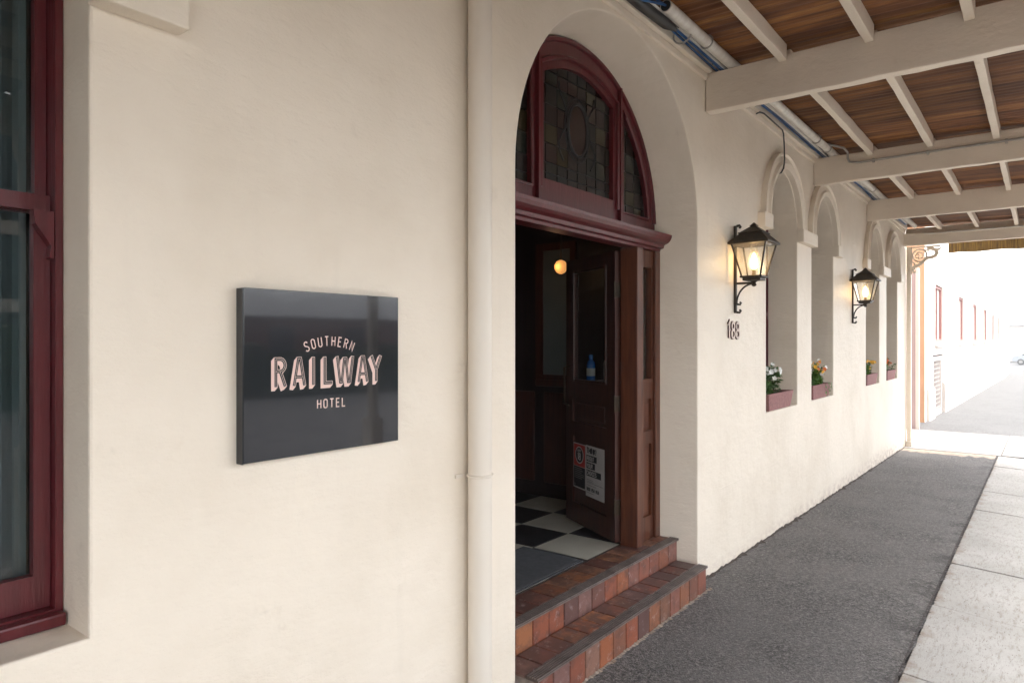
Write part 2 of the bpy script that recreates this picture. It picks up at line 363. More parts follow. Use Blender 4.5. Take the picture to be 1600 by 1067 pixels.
def arc(cx, cz, rx, rz, a0, a1, n):
    return [(cx+rx*math.cos(R(a0+(a1-a0)*k/n)), cz+rz*math.sin(R(a0+(a1-a0)*k/n))) for k in range(n+1)]
def stroke(pts, w, closed=False):                  # mitred ribbon of a 2D path -> list of (verts, faces)
    P = [Vector(p) for p in pts]; N = len(P); L = []; Rr = []
    for i in range(N):
        a = P[i-1] if (closed or i > 0) else None; b = P[(i+1) % N] if (closed or i < N-1) else None
        d1 = (P[i]-a).normalized() if a is not None else None; d2 = (b-P[i]).normalized() if b is not None else None
        d1 = d1 or d2; d2 = d2 or d1
        n1 = Vector((-d1.y, d1.x)); n2 = Vector((-d2.y, d2.x)); m = (n1+n2)
        m = m.normalized() if m.length > 1e-6 else n1
        k = min(1/max(m.dot(n1), .30), 2.6)
        L.append(P[i]+m*k*w/2); Rr.append(P[i]-m*k*w/2)
    return L, Rr
def ribbon(mb, pts, w, to3, closed=False):
    L, Rr = stroke(pts, w, closed); N = len(L)
    fs = [(i, (i+1) % N, N+(i+1) % N, N+i) for i in range(N if closed else N-1)]
    mb.add([to3(*p) for p in L]+[to3(*p) for p in Rr], fs)
def bar_strip(mb, pts, w, x0, x1, closed=False):     # flat fretwork ribbon in the yz plane with thickness in x
    L, Rr = stroke(pts, w, closed); N = len(L)
    V = [(x0, *p) for p in L]+[(x0, *p) for p in Rr]+[(x1, *p) for p in L]+[(x1, *p) for p in Rr]; fs = []
    for i in range(N if closed else N-1):
        j = (i+1) % N
        fs += [(i, j, N+j, N+i), (2*N+i, 3*N+i, 3*N+j, 2*N+j), (i, 2*N+i, 2*N+j, j), (N+i, N+j, 3*N+j, 3*N+i)]
    if not closed: fs += [(0, N, 3*N, 2*N), (N-1, 3*N-1, 4*N-1, 2*N-1)]
    mb.add(V, fs)

def gz(x):                                          # the street falls gently along the hotel
    return 0 if x < 4.6 else -.0183*(min(x, 60)-4.6)

# ------------------------------------------------------------------ ground, pavements
def strip(name, x0, x1, y0, y1, dz, mat, n=40, jit=0, z_edge=0):
    mb = MB(); xs = [x0+(x1-x0)*k/n for k in range(n+1)]
    xs = sorted(xs+[4.6] if x0 < 4.6 < x1 else xs)
    vs = []; N = len(xs)
    for x in xs: vs += [(x, y0+random.uniform(-jit, jit), gz(x)+dz-z_edge), (x, y1+random.uniform(-jit, jit)*.5, gz(x)+dz)]
    mb.add(vs, [(2*i, 2*i+2, 2*i+3, 2*i+1) for i in range(N-1)])
    return mb.build(name, mat, recalc=True)
g = MB(); xs = [-220, 4.6, 60, 420]
g.add([(x, y, gz(x)-.06) for x in xs for y in (-300, 300)], [(2*i, 2*i+2, 2*i+3, 2*i+1) for i in range(3)])
struct(g.build('ground', 'asphalt2'))
foot = strip('asphalt_footpath', -18, 13.24, -1.316, .0, 0, 'asphalt', 420, .014); struct(foot)
# ragged asphalt lip that has crept over the slabs, and the dirt seam along the wall
lip = MB(); x = -2
while x < 13.2:
    w = random.uniform(.02, .07); e = .004+.022*random.random()**2.5
    lip.add([(x, -1.300, gz(x)+.003), (x+w*.5, -1.312-e, gz(x)+.0055), (x+w, -1.300, gz(x+w)+.003)], [(0, 1, 2)]); x += w
lp = lip.build('asphalt_lip', 'patch', foot); lp['kind'] = 'stuff'
sm = MB(); x = -2; prev = None
while x < 13.4:
    if not 2.40 < x < 4.47:
        e = .010+.022*random.random()**2+(.03 if random.random() < .05 else 0); h = .006+.016*random.random()**2
        cur = [(x, -e, gz(x)+.002), (x, -.0015, gz(x)+h)]
        if prev: sm.add(prev+cur, [(0, 2, 3, 1)])
        prev = cur
    else: prev = None
    x += .045
sd_ = sm.build('dirt_seam', 'dirt', foot); sd_['kind'] = 'stuff'
# patched end of the footpath
pt = MB(); n = 26
top = [(12.85+.025*math.sin(k*1.7)+random.uniform(-.09, .09), -.02-1.27*k/n) for k in range(n+1)]
pt.add([(a, b, gz(a)+.004) for a, b in top]+[(13.235, b, gz(13.235)+.004) for a, b in top], [(i, i+1, n+2+i, n+1+i) for i in range(n)])
pt.build('worn_patch', 'concstain', foot)
# concrete slabs
pav = strip('concrete_pavement', -18, 60, -3.82, -1.306, -.03, 'dirt', 80); struct(pav)
joints = [-3.2, -2.0, -.85, .35, 1.5, 2.72, 3.93, 5.10, 6.22, 7.45, 8.53, 9.75, 10.87, 12.02, 13.25]
for row, (ya, yb) in enumerate(((-1.316, -2.43), (-2.442, -3.81))):
    for a, b in zip(joints[:-1], joints[1:]):
        mb = MB(); g_ = .006; dz = random.uniform(-.004, .004); sk = -.16
        ax0, bx0 = a+g_+sk*row, b-g_+sk*row; ax1, bx1 = ax0+sk, bx0+sk
        mb.hexa([(ax0, ya, gz(a)-.08), (ax1, yb, gz(a)-.08), (bx1, yb, gz(b)-.08), (bx0, ya, gz(b)-.08)],
                [(ax0, ya, gz(a)+dz), (ax1, yb, gz(a)+dz-.02), (bx1, yb, gz(b)+dz-.02), (bx0, ya, gz(b)+dz)])
        mb.build('slab', 'concrete', pav, bevel=.006)
cross = struct(strip('concrete_crossing', 13.25, 16.65, -3.8, .9, .004, 'dirt', 6))
for (a, b) in ((13.26, 14.9), (14.91, 16.64)):
    for (ya, yb) in ((.8, -1.35), (-1.36, -3.8)):
        mb = MB(); mb.hexa([(a, ya, gz(a)-.05), (a, yb, gz(a)-.05), (b, yb, gz(b)-.05), (b, ya, gz(b)-.05)], [(a, ya, gz(a)+.012), (a, yb, gz(a)+.008), (b, yb, gz(b)+.008), (b, ya, gz(b)+.012)])
        mb.build('slab', 'concrete2', cross, bevel=.006)
struct(strip('far_footpath', 16.65, 120, -3.8, .5, -.002, 'asphalt2', 40))
kb = MB(); xs = [-30, 4.6, 60, 120]
for a, b in zip(xs[:-1], xs[1:]):
    kb.hexa([(a, -3.97, gz(a)-.25), (b, -3.97, gz(b)-.25), (b, -3.825, gz(b)-.25), (a, -3.825, gz(a)-.25)], [(a, -3.97, gz(a)-.015), (b, -3.97, gz(b)-.015), (b, -3.825, gz(b)-.012), (a, -3.825, gz(a)-.012)])
struct(kb.build('kerb', 'concrete2'))
struct(strip('road', -60, 160, -15, -3.97, -.13 + .075, 'asphalt', 20))

# ------------------------------------------------------------------ hotel building
hotel = empty('hotel_building', (2, 0, 0), 'cream rendered hotel with arched maroon doorway and arched windows along the footpath', 'building')
DX0, DX1, DSP = 2.442, 4.495, 2.462; DC = (DX0+DX1)/2; DR = (DX1-DX0)/2
X0, X1, ZT = -8.0, 13.57, 7.4
def arch_loop(xc, half, zb, zs, e=0, n=28):
    return [(xc-half-e, zb-e), (xc+half+e, zb-e)]+arc(xc, zs, half+e, half+e, 0, 180, n)
WINS = [(6.440, .472), (7.886, .462), (10.630, .477), (12.160, .49)]
SPR = 2.745; SILL = 1.055
LW = (.222, .475, .936, 2.60)
e = .007
notch = [(DX0-e, -.6)]+list(reversed(arc(DC, DSP, DR+e, DR+e, 0, 180, 40)))+[(DX1+e, -.6)]
outer = [(X0, -.6)]+notch+[(X1, -.6), (X1, ZT), (X0, ZT)]
holes = [arch_loop(c_, h_, SILL, SPR, e) for c_, h_ in WINS]+[arch_loop(*LW, e)]+[[(LW[0]-3.2-.475, .936-e), (LW[0]-3.2+.475, .936-e)]+arc(LW[0]-3.2, 2.6, .482, .482, 0, 180, 28)]
w = MB(); w.poly([outer]+[list(reversed(h)) for h in holes], lambda a, b: (a, 0, b))
def reveal(mb, rows, closed):
    n = len(rows[0]); vs = [p for r in rows for p in r]; fs = []
    for k in range(len(rows)-1):
        for i in range(n if closed else n-1): fs.append((k*n+i, k*n+(i+1) % n, (k+1)*n+(i+1) % n, (k+1)*n+i))
    mb.add(vs, fs)
def dloop(half, y): return [(DC-half, y, -.6)]+[(a, y, b) for a, b in reversed(arc(DC, DSP, half, half, 0, 180, 40))]+[(DC+half, y, -.6)]
reveal(w, [dloop(DR+e, 0), dloop(DR+.002, .003), dloop(DR, .008), dloop(DR-.045, .30), dloop(DR-.045, .42)], False)
for c_, h_ in WINS:
    reveal(w, [[(a, y, b) for a, b in arch_loop(c_, h_, SILL, SPR, q)] for q, y in ((e, 0), (.002, .003), (0, .008), (0, .36))], True)
for q_ in (0, -3.2):
    reveal(w, [[(a, y, b) for a, b in arch_loop(LW[0]+q_, *LW[1:], q)] for q, y in ((e, 0), (.002, .003), (0, .008), (0, .36))], True)
# outside shell: end wall, back, roof
w.add([(X1, 0, -.6), (X1, 9, -.6), (X1, 9, ZT), (X1, 0, ZT), (X0, 0, -.6), (X0, 9, -.6), (X0, 9, ZT), (X0, 0, ZT)], [(0, 1, 2, 3), (4, 7, 6, 5), (1, 5, 6, 2), (3, 2, 6, 7)])
w.build('wall', 'wall', hotel, recalc=False)
# flat dark sheets behind the windows, coloured as the room's unlit depth
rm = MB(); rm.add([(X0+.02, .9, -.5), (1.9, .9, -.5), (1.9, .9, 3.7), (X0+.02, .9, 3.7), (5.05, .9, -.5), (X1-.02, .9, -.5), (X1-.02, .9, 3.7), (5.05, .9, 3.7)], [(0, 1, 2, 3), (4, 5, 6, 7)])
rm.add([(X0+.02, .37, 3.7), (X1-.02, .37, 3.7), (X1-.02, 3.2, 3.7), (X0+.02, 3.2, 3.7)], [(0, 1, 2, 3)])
rm.build('room_dark_sheet', 'room', hotel)

# hood moulds and impost blocks of the four windows
def hood(xc, half, zs):
    prof = [(half+.004, .004), (half+.004, -.050), (half+.055, -.062), (half+.070, -.040), (half+.120, -.034), (half+.135, -.052), (half+.150, -.050), (half+.150, .004)]
    mb = MB(); n = 30; rows = []
    for k in range(n+1):
        a = R(180*k/n); rows.append([(xc+r*math.cos(a), y, zs+r*math.sin(a)) for r, y in prof])
    np_ = len(prof); vs = [p for r in rows for p in r]
    fs = [(k*np_+i, k*np_+i+1, (k+1)*np_+i+1, (k+1)*np_+i) for k in range(n) for i in range(np_-1)]
    fs += [tuple(range(np_)), tuple(n*np_+i for i in reversed(range(np_)))]
    mb.add(vs, fs); mb.build('hood_mould', 'wall', hotel, smooth=True)
for c_, h_ in WINS: hood(c_, h_, SPR)
hood(LW[0], LW[1], 2.60); hood(LW[0]-3.2, LW[1], 2.60)
for a, b in ((5.755, 5.972), (6.906, 7.430), (8.342, 8.560), (9.940, 10.158), (11.101, 11.676), (12.644, 12.86)):
    MB().box(a, b, -.062, .004, 2.622, 2.748).build('impost_block', 'wall', hotel, bevel=.006)
for q_ in (0, -3.2):
    MB().box(.692+q_, .921+q_, -.062, .004, 2.515, 2.64).build('impost_block', 'wall', hotel, bevel=.006)
    MB().box(-.476+q_, -.25+q_, -.062, .004, 2.515, 2.64).build('impost_block', 'wall', hotel, bevel=.006)
# ledger moulding between the beams
BEAMS = [-6.8, -3.95, -1.1, 1.76, 4.63, 7.50, 10.20, 13.30]; BT = .085
for a, b in zip(BEAMS[:-1], BEAMS[1:]):
    mb = MB(); mb.box(a+BT+.002, b-.002, -.022, .004, 3.505, 3.545); mb.box(a+BT+.002, b-.002, -.052, .004, 3.547, 3.64)
    mb.build('ledger_moulding', 'cream', hotel, bevel=.006)

# sash windows
def sash(xc, half, zb, zs, y, meet, full=True):
    lo = arch_loop(xc, half-.002, zb+.002, zs, 0); li = arch_loop(xc, half-.020, zb+.040, zs, 0)
    fr = MB().prism([lo, list(reversed(li))], lambda a, b, k: (a, y+.10*k, b)).build('window', 'maroon', hotel, bevel=.004)
    h2 = half-.022
    for nm, za, zc, yy in (('lower_sash', zb+.042, meet+.02, y+.030), ('upper_sash', meet-.025, zs+half-.05, y+.060)):
        if nm == 'lower_sash':
            o_ = [(xc-h2, za), (xc+h2, za), (xc+h2, zc), (xc-h2, zc)]; i_ = [(xc-h2+.038, za+.088), (xc+h2-.038, za+.088), (xc+h2-.038, zc-.042), (xc-h2+.038, zc-.042)]
        else:
            o_ = [(xc-h2, za), (xc+h2, za)]+arc(xc, zs, h2, h2, 0, 180, 28); i_ = [(xc-h2+.026, za+.042), (xc+h2-.026, za+.042)]+arc(xc, zs, h2-.026, h2-.026, 0, 180, 28)
        s_ = MB().prism([o_, list(reversed(i_))], lambda a, b, k: (a, yy+.029*k, b)).build(nm, 'maroon', fr, bevel=.003)
        MB().poly([i_], lambda a, b: (a, yy+.02, b)).build('pane', 'glass', fr)
    for sx_ in (-1, 1):                                # sash horns
        x_ = xc+sx_*(h2-.024); d = sx_
        pr = [(x_-d*.024, meet-.026), (x_+d*.022, meet-.026), (x_+d*.022, meet-.15), (x_+d*.012, meet-.145), (x_+d*.016, meet-.115), (x_-d*.004, meet-.085), (x_-d*.020, meet-.06)]
        MB().prism([pr], lambda a, b, k: (a, y-.004+.034*k, b)).build('sash_horn', 'maroon', fr)
    return fr
for q_ in (0, -3.2):
    fr = sash(LW[0]+q_, LW[1], LW[2], LW[3], .165, 2.04)
    MB().box(LW[0]+q_-.47, LW[0]+q_+.47, .130, .164, .938, .972).build('bottom_bead', 'maroon', fr, bevel=.006)
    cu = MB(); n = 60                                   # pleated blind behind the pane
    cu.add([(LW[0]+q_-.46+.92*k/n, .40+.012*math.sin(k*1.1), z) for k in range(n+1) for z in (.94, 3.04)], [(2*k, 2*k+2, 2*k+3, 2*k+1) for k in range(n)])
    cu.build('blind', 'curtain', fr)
for c_, h_ in WINS: sash(c_, h_, SILL, SPR, .275, 1.98)

# ------------------------------------------------------------------ doorway joinery
SZ = .298
fy = .30; FR = DR-.047                                  # fanlight frame plane
fan_out = [(DC-FR, 2.385), (DC+FR, 2.385)]+[(a, b) for a, b in arc(DC, DSP, FR, FR, 0, 180, 40)]
def seg_top(x0, x1, zs, rise, n=14): return [(x1+(x0-x1)*k/n, zs+rise*(1-(2*k/n-1)**2)) for k in range(n+1)]
pc = [(DC-.385, 2.575), (DC+.385, 2.575)]+seg_top(DC-.385, DC+.385, 3.165, .10)
def side_pane(s):
    r = FR-.105; xa = .50; pts = [(xa, 2.515), (math.sqrt(r*r-.053**2), 2.515)]
    a1 = math.degrees(math.acos(xa/r)); pts += [(r*math.cos(R(q)), DSP+r*math.sin(R(q))) for q in [3.6+(a1-3.6)*k/14 for k in range(15)]]
    pts = [(DC+s*a, b) for a, b in pts]
    return pts if s > 0 else list(reversed(pts))
ps = [side_pane(1), side_pane(-1)]
fan = MB().prism([fan_out]+[list(reversed(h)) for h in [pc]+ps], lambda a, b, k: (a, fy+.05*k, b)).build('fanlight', 'maroon', hotel, bevel=.005)
mo = MB()                                               # raised mouldings
L_ = arc(DC, DSP, FR-.022, FR-.022, 2, 178, 40); mo.tube([(a, fy-.004, b) for a, b in L_], .017, 6)
tp = [(DC-.43, 2.52), (DC-.43, 3.20)]+list(reversed(seg_top(DC-.43, DC+.43, 3.205, .115)))+[(DC+.43, 2.52)]
mo.tube([(a, fy-.006, b) for a, b in tp], .016, 6)
for s in (-1, 1): mo.box(DC+s*.455-.010, DC+s*.455+.010, fy-.026, fy+.002, 2.42, DSP+math.sqrt(FR**2-.46**2)-.02)
for p_ in ps: mo.tube([(a, fy-.002, b) for a, b in p_], .012, 6, closed=True)
mo.build('fanlight_moulding', 'maroon', fan, smooth=True)
def clip(poly, conv):
    out = poly
    for i in range(len(conv)):
        a, b = conv[i], conv[(i+1) % len(conv)]; inp = out; out = []
        ins = lambda p: (b[0]-a[0])*(p[1]-a[1])-(b[1]-a[1])*(p[0]-a[0]) >= -1e-9
        for j in range(len(inp)):
            p, q = inp[j-1], inp[j]
            if ins(p) != ins(q):
                d1 = (b[0]-a[0])*(p[1]-a[1])-(b[1]-a[1])*(p[0]-a[0]); d2 = (b[0]-a[0])*(q[1]-a[1])-(b[1]-a[1])*(q[0]-a[0]); t = d1/(d1-d2)
                out.append((p[0]+(q[0]-p[0])*t, p[1]+(q[1]-p[1])*t))
            if ins(q): out.append(q)
        if not out: return []
    return out
def leadlight(shape, cols, rows, mats):
    MB().poly([shape], lambda a, b: (a, fy+.036, b)).build('lead_backing', 'lead', fan)
    for i in range(len(cols)-1):
        for j in range(len(rows)-1):
            g_ = .0045; c_ = clip([(cols[i]+g_, rows[j]+g_), (cols[i+1]-g_, rows[j]+g_), (cols[i+1]-g_, rows[j+1]-g_), (cols[i]+g_, rows[j+1]-g_)], shape)
            if len(c_) < 3: continue
            t = random.uniform(-.002, .002)
            MB().prism([c_], lambda a, b, k: (a, fy+.026+.008*k+t*(a-cols[i])/.1, b)).build('pane', mats(i, j), fan)
ce = [DC-.385+q for q in (.0, .055, .17, .28, .385, .49, .60, .715, .77)]
re_ = [2.575, 2.62, 2.68, 2.79, 2.90, 3.01, 3.12, 3.20, 3.28]
def cm(i, j):
    if j < 2: return 'stained'
    if (i, j) in ((1, 3), (2, 2), (6, 4), (5, 6)): return 'stained_y'
    if (i, j) in ((1, 6), (6, 2), (0, 3), (7, 5), (2, 5)): return 'stained_g'
    return 'stained_r' if (i+2*j) % 5 == 0 else 'stained'
leadlight(pc, ce, re_, cm)
for s_, p_ in ((1, ps[0]), (-1, ps[1])):
    cs = sorted(DC+s_*q for q in (.5, .60, .71, .82, .93)); leadlight(p_, cs, [2.515, 2.58, 2.68, 2.80, 2.92, 3.05, 3.2], lambda i, j: 'stained_y' if (i+j) % 4 == 2 else ('stained_g' if (i*3+j) % 5 == 1 else 'stained'))
ov = MB(); ov.tube([(DC+.105*math.cos(R(q)), fy+.022, 2.93+.155*math.sin(R(q))) for q in range(0, 360, 12)], .010, 6, closed=True)
ov.tube([(DC+.135*math.cos(R(q)), fy+.024, 2.93+.190*math.sin(R(q))) for q in range(0, 360, 12)], .005, 6, closed=True)
for s in (-1, 1): ov.tube([(DC+s*(.15+.05*math.sin(t*.9)), fy+.024, 2.72+.05*t) for t in range(10)], .005, 5)
ov.build('medallion_ring', 'lead', fan, smooth=True)
MB().add([(DC+.10*math.cos(R(q)), fy+.0215, 2.93+.15*math.sin(R(q))) for q in range(0, 360, 15)], [tuple(range(24))]).build('medallion', 'stained_r', fan)
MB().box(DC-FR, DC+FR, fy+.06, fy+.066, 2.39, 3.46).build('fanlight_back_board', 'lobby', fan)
# transom bar with stepped cornice profile
prof = [(.36, 2.300), (.262, 2.300), (.258, 2.318), (.236, 2.324), (.232, 2.345), (.205, 2.358), (.190, 2.372), (.180, 2.392), (.176, 2.412), (.215, 2.424), (.30, 2.436), (.36, 2.436)]
tb = MB(); xa, xb = DC-DR+.012, DC+DR-.012
tb.add([(x_, y_, z_) for x_ in (xa, xb) for y_, z_ in prof], [tuple(range(12)), tuple(range(23, 11, -1))]+[(i, (i+1) % 12, 12+(i+1) % 12, 12+i) for i in range(12)])
tb.build('transom_bar', 'maroon', hotel, bevel=.002)
for (a, b) in ((4.085, 4.172), (2.60, 2.687)):
    MB().box(a, b, .245, .375, SZ-.01, 2.299).build('door_post', 'timber', hotel, bevel=.006)
for s, (a, b) in ((1, (4.174, 4.452)), (-1, (2.486, 2.598))):
    if s < 0:
        MB().box(a, b, .285, .33, SZ-.01, 2.299).build('sidelight', 'timber', hotel, bevel=.006); continue
    gl = [(a+.062, 1.41), (b-.085, 1.41), (b-.085, 2.18), (a+.062, 2.18)]
    p1 = [(a+.062, 1.05), (b-.085, 1.05), (b-.085, 1.27), (a+.062, 1.27)]; p2 = [(a+.062, .46), (b-.085, .46), (b-.085, .96), (a+.062, .96)]
    sl = MB().prism([[(a, SZ-.01), (b, SZ-.01), (b, 2.299), (a, 2.299)]]+[list(reversed(q)) for q in (gl, p1, p2)], lambda x_, z_, k: (x_, .285+.045*k, z_)).build('sidelight', 'timber', hotel, bevel=.006)
    for q in (p1, p2):
        MB().box(q[0][0], q[1][0], .305, .32, q[0][1], q[2][1]).build('panel', 'timber', sl); MB().box(q[0][0]+.022, q[1][0]-.022, .296, .304, q[0][1]+.03, q[2][1]-.03).build('raised_panel', 'timber', sl, bevel=.006)
    MB().poly([gl], lambda x_, z_: (x_, .31, z_)).build('pane', 'glass', sl)
    MB().box(min(b, b-.06) , b+.012, .262, .284, SZ-.01, 2.299).build('cover_strip', 'timber', sl, bevel=.005)
# door leaf, local frame: x along leaf, +y towards the lobby side we see
def make_leaf():
    LWd, LH, t = .72, 1.985, .044
    rects = [(.115, 1.07, LWd-.11, 1.90), (.115, .77, LWd-.11, .94), (.115, .16, LWd-.11, .66)]
    hs_ = [[(a, b), (c, b), (c, d), (a, d)] for a, b, c, d in rects]
    mb = MB().prism([[(0, .012), (LWd, .012), (LWd, LH), (0, LH)]]+[list(reversed(q)) for q in hs_], lambda a, b, k: (a, t*(1-k), b))
    d = mb.build('door', 'timber_d', None, bevel=.004)
    for i, (a, b, c, e_) in enumerate(rects):
        if i == 0:
            MB().add([(a, .021, b), (c, .021, b), (c, .021, e_), (a, .021, e_)], [(0, 1, 2, 3)]).build('pane', 'glass', d)
            fr_ = MB(); [fr_.box(*q) for q in ((a, a+.018, .026, .048, b, e_), (c-.018, c, .026, .048, b, e_), (a+.018, c-.018, .026, .048, b, b+.018), (a+.018, c-.018, .026, .048, e_-.018, e_))]; fr_.build('glazing_bead', 'timber_d', d, bevel=.004)
        else:
            MB().box(a, c, .012, .030, b, e_).build('panel', 'timber_d', d)
            if i == 1: MB().box(a+.035, c-.035, .0305, .038, b+.03, e_-.03).build('raised_panel', 'timber_d', d, bevel=.006)
    MB().tube([(LWd-.05, .045, 1.18), (LWd-.05, .085, 1.17), (LWd-.05, .088, .90), (LWd-.05, .045, .88)], .009, 8).build('handle', 'bronze', d, smooth=True)
    for z_ in (1.72, .95, .25):
        h_ = MB(); h_.box(-.012, .0, -.004, .046, z_-.05, z_+.05); h_.tube([(-.010, .052, z_-.055), (-.010, .052, z_+.055)], .008, 8); h_.build('hinge', 'bronze', d)
    return d
leaf = make_leaf(); DA = 60.5
leaf.parent = hotel; leaf.location = Vector((4.11, .386, SZ))-OFF[hotel.name]; leaf.rotation_euler = (0, 0, R(DA))
leaf2 = copy_tree(leaf, hotel); leaf2.location = Vector((2.66, .386, SZ))-OFF[hotel.name]; leaf2.rotation_euler = (0, 0, R(180-DA)); leaf2.scale = (1, -1, 1)

# posters on the door (things of their own, real sheets in the door plane)
GL = {}
ww = .42
GL['O'] = GL['0'] = [(arc(.21, .80, .21, .20, 0, 180, 10)+arc(.21, .20, .21, .20, 180, 360, 10), True)]
GL['S'] = [(arc(.21, .80, .21, .20, 10, 180, 8)+[(.0, .72), (.06, .60), (.36, .42), (.42, .30)]+arc(.21, .20, .21, .20, 0, -170, 8), False)]
GL['U'] = [([(0, 1.0)]+arc(.21, .20, .21, .20, 180, 360, 10)+[(.42, 1.0)], False)]
GL['T'] = [([(-.01, 1), (.43, 1)], False), ([(.21, 1), (.21, 0)], False)]
GL['H'] = [([(0, 0), (0, 1)], False), ([(.42, 0), (.42, 1)], False), ([(0, .52), (.42, .52)], False)]
GL['E'] = [([(.38, 1), (0, 1), (0, 0), (.38, 0)], False), ([(0, .53), (.33, .53)], False)]
GL['R'] = [([(0, 0), (0, 1), (.20, 1)]+arc(.20, .77, .22, .23, 80, -80, 8)+[(.20, .54), (0, .54)], False), ([(.20, .54), (.42, 0)], False)]
GL['N'] = [([(0, 0), (0, 1), (.42, 0), (.42, 1)], False)]
GL['A'] = [([(0, 0), (.17, 1), (.25, 1), (.42, 0)], False), ([(.07, .30), (.35, .30)], False)]
GL['I'] = [([(.05, 0), (.05, 1)], False)]
GL['L'] = [([(0, 1), (0, 0), (.38, 0)], False)]
GL['W'] = [([(0, 1), (.15, 0), (.23, 0), (.35, .95), (.43, .95), (.55, 0), (.63, 0), (.78, 1)], False)]
GL['Y'] = [([(0, 1), (.22, .45), (.44, 1)], False), ([(.22, .47), (.22, 0)], False)]
GL['B'] = [([(0, 0), (0, 1), (.2, 1)]+arc(.2, .77, .2, .23, 80, -80, 8)+[(.2, .54), (0, .54)], False), ([(.2, .54)]+arc(.2, .27, .22, .27, 80, -80, 8)+[(.2, 0), (0, 0)], False)]
GL['C'] = [(arc(.21, .80, .21, .20, 0, 180, 10)+arc(.21, .20, .21, .20, 180, 360, 10), False)]
GL['K'] = [([(0, 0), (0, 1)], False), ([(.42, 1), (.02, .45)], False), ([(.14, .60), (.43, 0)], False)]
GL['D'] = [([(0, 0), (0, 1), (.2, 1)]+arc(.2, .75, .22, .25, 80, 0, 5)+arc(.2, .25, .22, .25, 0, -80, 5)+[(.2, 0)], True)]
GL['!'] = [([(.05, 1), (.05, .3)], False), ([(.05, .12), (.05, 0)], False)]
GL['1'] = [([(.02, .85), (.14, 1), (.14, 0)], False)]
GL['8'] = [(arc(.21, .76, .18, .24, -90, 270, 18)[:-1], True), (arc(.21, .26, .21, .26, -90, 270, 18)[:-1], True)]
GL['5'] = [([(.38, 1), (.03, 1), (.02, .58), (.2, .62)]+arc(.2, .31, .22, .31, 80, -160, 10), False)]
ADV = {'I': .10, '!': .10, '1': .16, 'W': .78, 'E': .38, 'L': .38, 'Y': .44}
def text_w(s, h, gap): return sum(ADV.get(c, ww)*h if c != ' ' else .25*h for c in s)+gap*(len(s)-1)
DEP = [0]
def write(mb, s, x, z, h, lw, gap, to3):
    # to3(a, b, d): plane point plus tiny proud distance d, so strokes never share a plane
    for c in s:
        if c != ' ':
            for pts, cl in GL[c]:
                DEP[0] = (DEP[0]+1) % 7; d = DEP[0]*.00005; q = lw/2
                P = [(x+a*h, z+q+b*(h-lw)) for a, b in pts]; ribbon(mb, P, lw, lambda a, b: to3(a, b, d), cl)
        x += (ADV.get(c, ww) if c != ' ' else .25)*h+gap
    return x
pdir = Vector((math.cos(R(DA)), math.sin(R(DA)), 0)); pn = Vector((-pdir.y, pdir.x, 0)); ph = Vector((4.11, .386, SZ))
def on_door(a, b, d): return tuple(ph+pdir*a+Vector((0, 0, b))+pn*(.0445+d))      # a measured along leaf from hinge
def flip(a0): return lambda a, b, d: on_door(a0-a, b, d)                            # reading direction runs towards the hinge
def sheet(mb, f, a0, a1, b0, b1, d0, d1):
    mb.hexa([f(a0, b0, d0), f(a1, b0, d0), f(a1, b0, d1), f(a0, b0, d1)], [f(a0, b1, d0), f(a1, b1, d0), f(a1, b1, d1), f(a0, b1, d1)])
pos1 = empty('age_poster', on_door(.5, .27, .001), 'narrow red and black under 18 age poster on the dark timber door', 'poster')
f = flip(.594); W1_, B0, B1 = .187, .278, .612
mb = MB(); sheet(mb, f, 0, W1_, B0, B1, .001, .002); mb.build('paper', 'printwhite', pos1)
mb = MB(); sheet(mb, f, .007, W1_-.007, B0+.165, B1-.007, .0024, .0026); mb.build('red_field', 'printred', pos1)
mb = MB(); sheet(mb, f, .007, W1_-.007, B0+.010, B0+.162, .0024, .0026); mb.build('black_field', 'printblack', pos1)
cc = (W1_*.5, B1-.085)
for r_, m_, d_, n_ in ((.064, 'printwhite', .0030, 'badge_ring'), (.055, 'printblack', .0034, 'badge')):
    MB().add([f(cc[0]+r_*math.cos(R(q)), cc[1]+r_*math.sin(R(q)), d_) for q in range(0, 360, 12)], [tuple(range(30))]).build(n_, m_, pos1)
mb = MB(); write(mb, '18', cc[0]-.024, cc[1]-.040, .058, .011, .010, lambda a, b, d: f(a, b, .0038+d)); write(mb, 'UNDER', cc[0]-.028, cc[1]+.024, .018, .0032, .0035, lambda a, b, d: f(a, b, .0038+d)); mb.build('lettering', 'printwhite', pos1)
mb = MB()
for k in range(6): sheet(mb, f, .018, .018+random.uniform(.10, .15), B0+.145-k*.014, B0+.150-k*.014, .0030, .0031)
sheet(mb, f, .016, .030, B0+.018, B0+.032, .0030, .0031); mb.build('small_print', 'printgrey', pos1)
pos2 = empty('choices_poster', on_door(.26, .25, .001), 'white think about your choices poster with black word boxes on the timber door', 'poster')
f2 = flip(.400); B0, B1 = .250, .618
mb = MB(); sheet(mb, f2, 0, .266, B0, B1, .0028, .0038); mb.build('paper', 'printwhite', pos2)
mb = MB(); write(mb, 'THINK!', .018, B1-.062, .050, .011, .008, lambda a, b, d: f2(a, b, .0042+d))
write(mb, '1800 858 858', .014, B0+.040, .026, .006, .0055, lambda a, b, d: f2(a, b, .0042+d)); mb.build('lettering', 'printblack', pos2)
mb = MB()
for k, (s_, w_) in enumerate((('ABOUT', .150), ('YOUR', .125), ('CHOICES', .210))): sheet(mb, f2, .010, .010+w_, B1-.114-k*.053, B1-.069-k*.053, .0041, .0043)
mb.build('word_box', 'printblack', pos2)
mb = MB()
for k, s_ in enumerate(('ABOUT', 'YOUR', 'CHOICES')): write(mb, s_, .018, B1-.108-k*.053, .033, .0062, .0085, lambda a, b, d: f2(a, b, .0047+d))
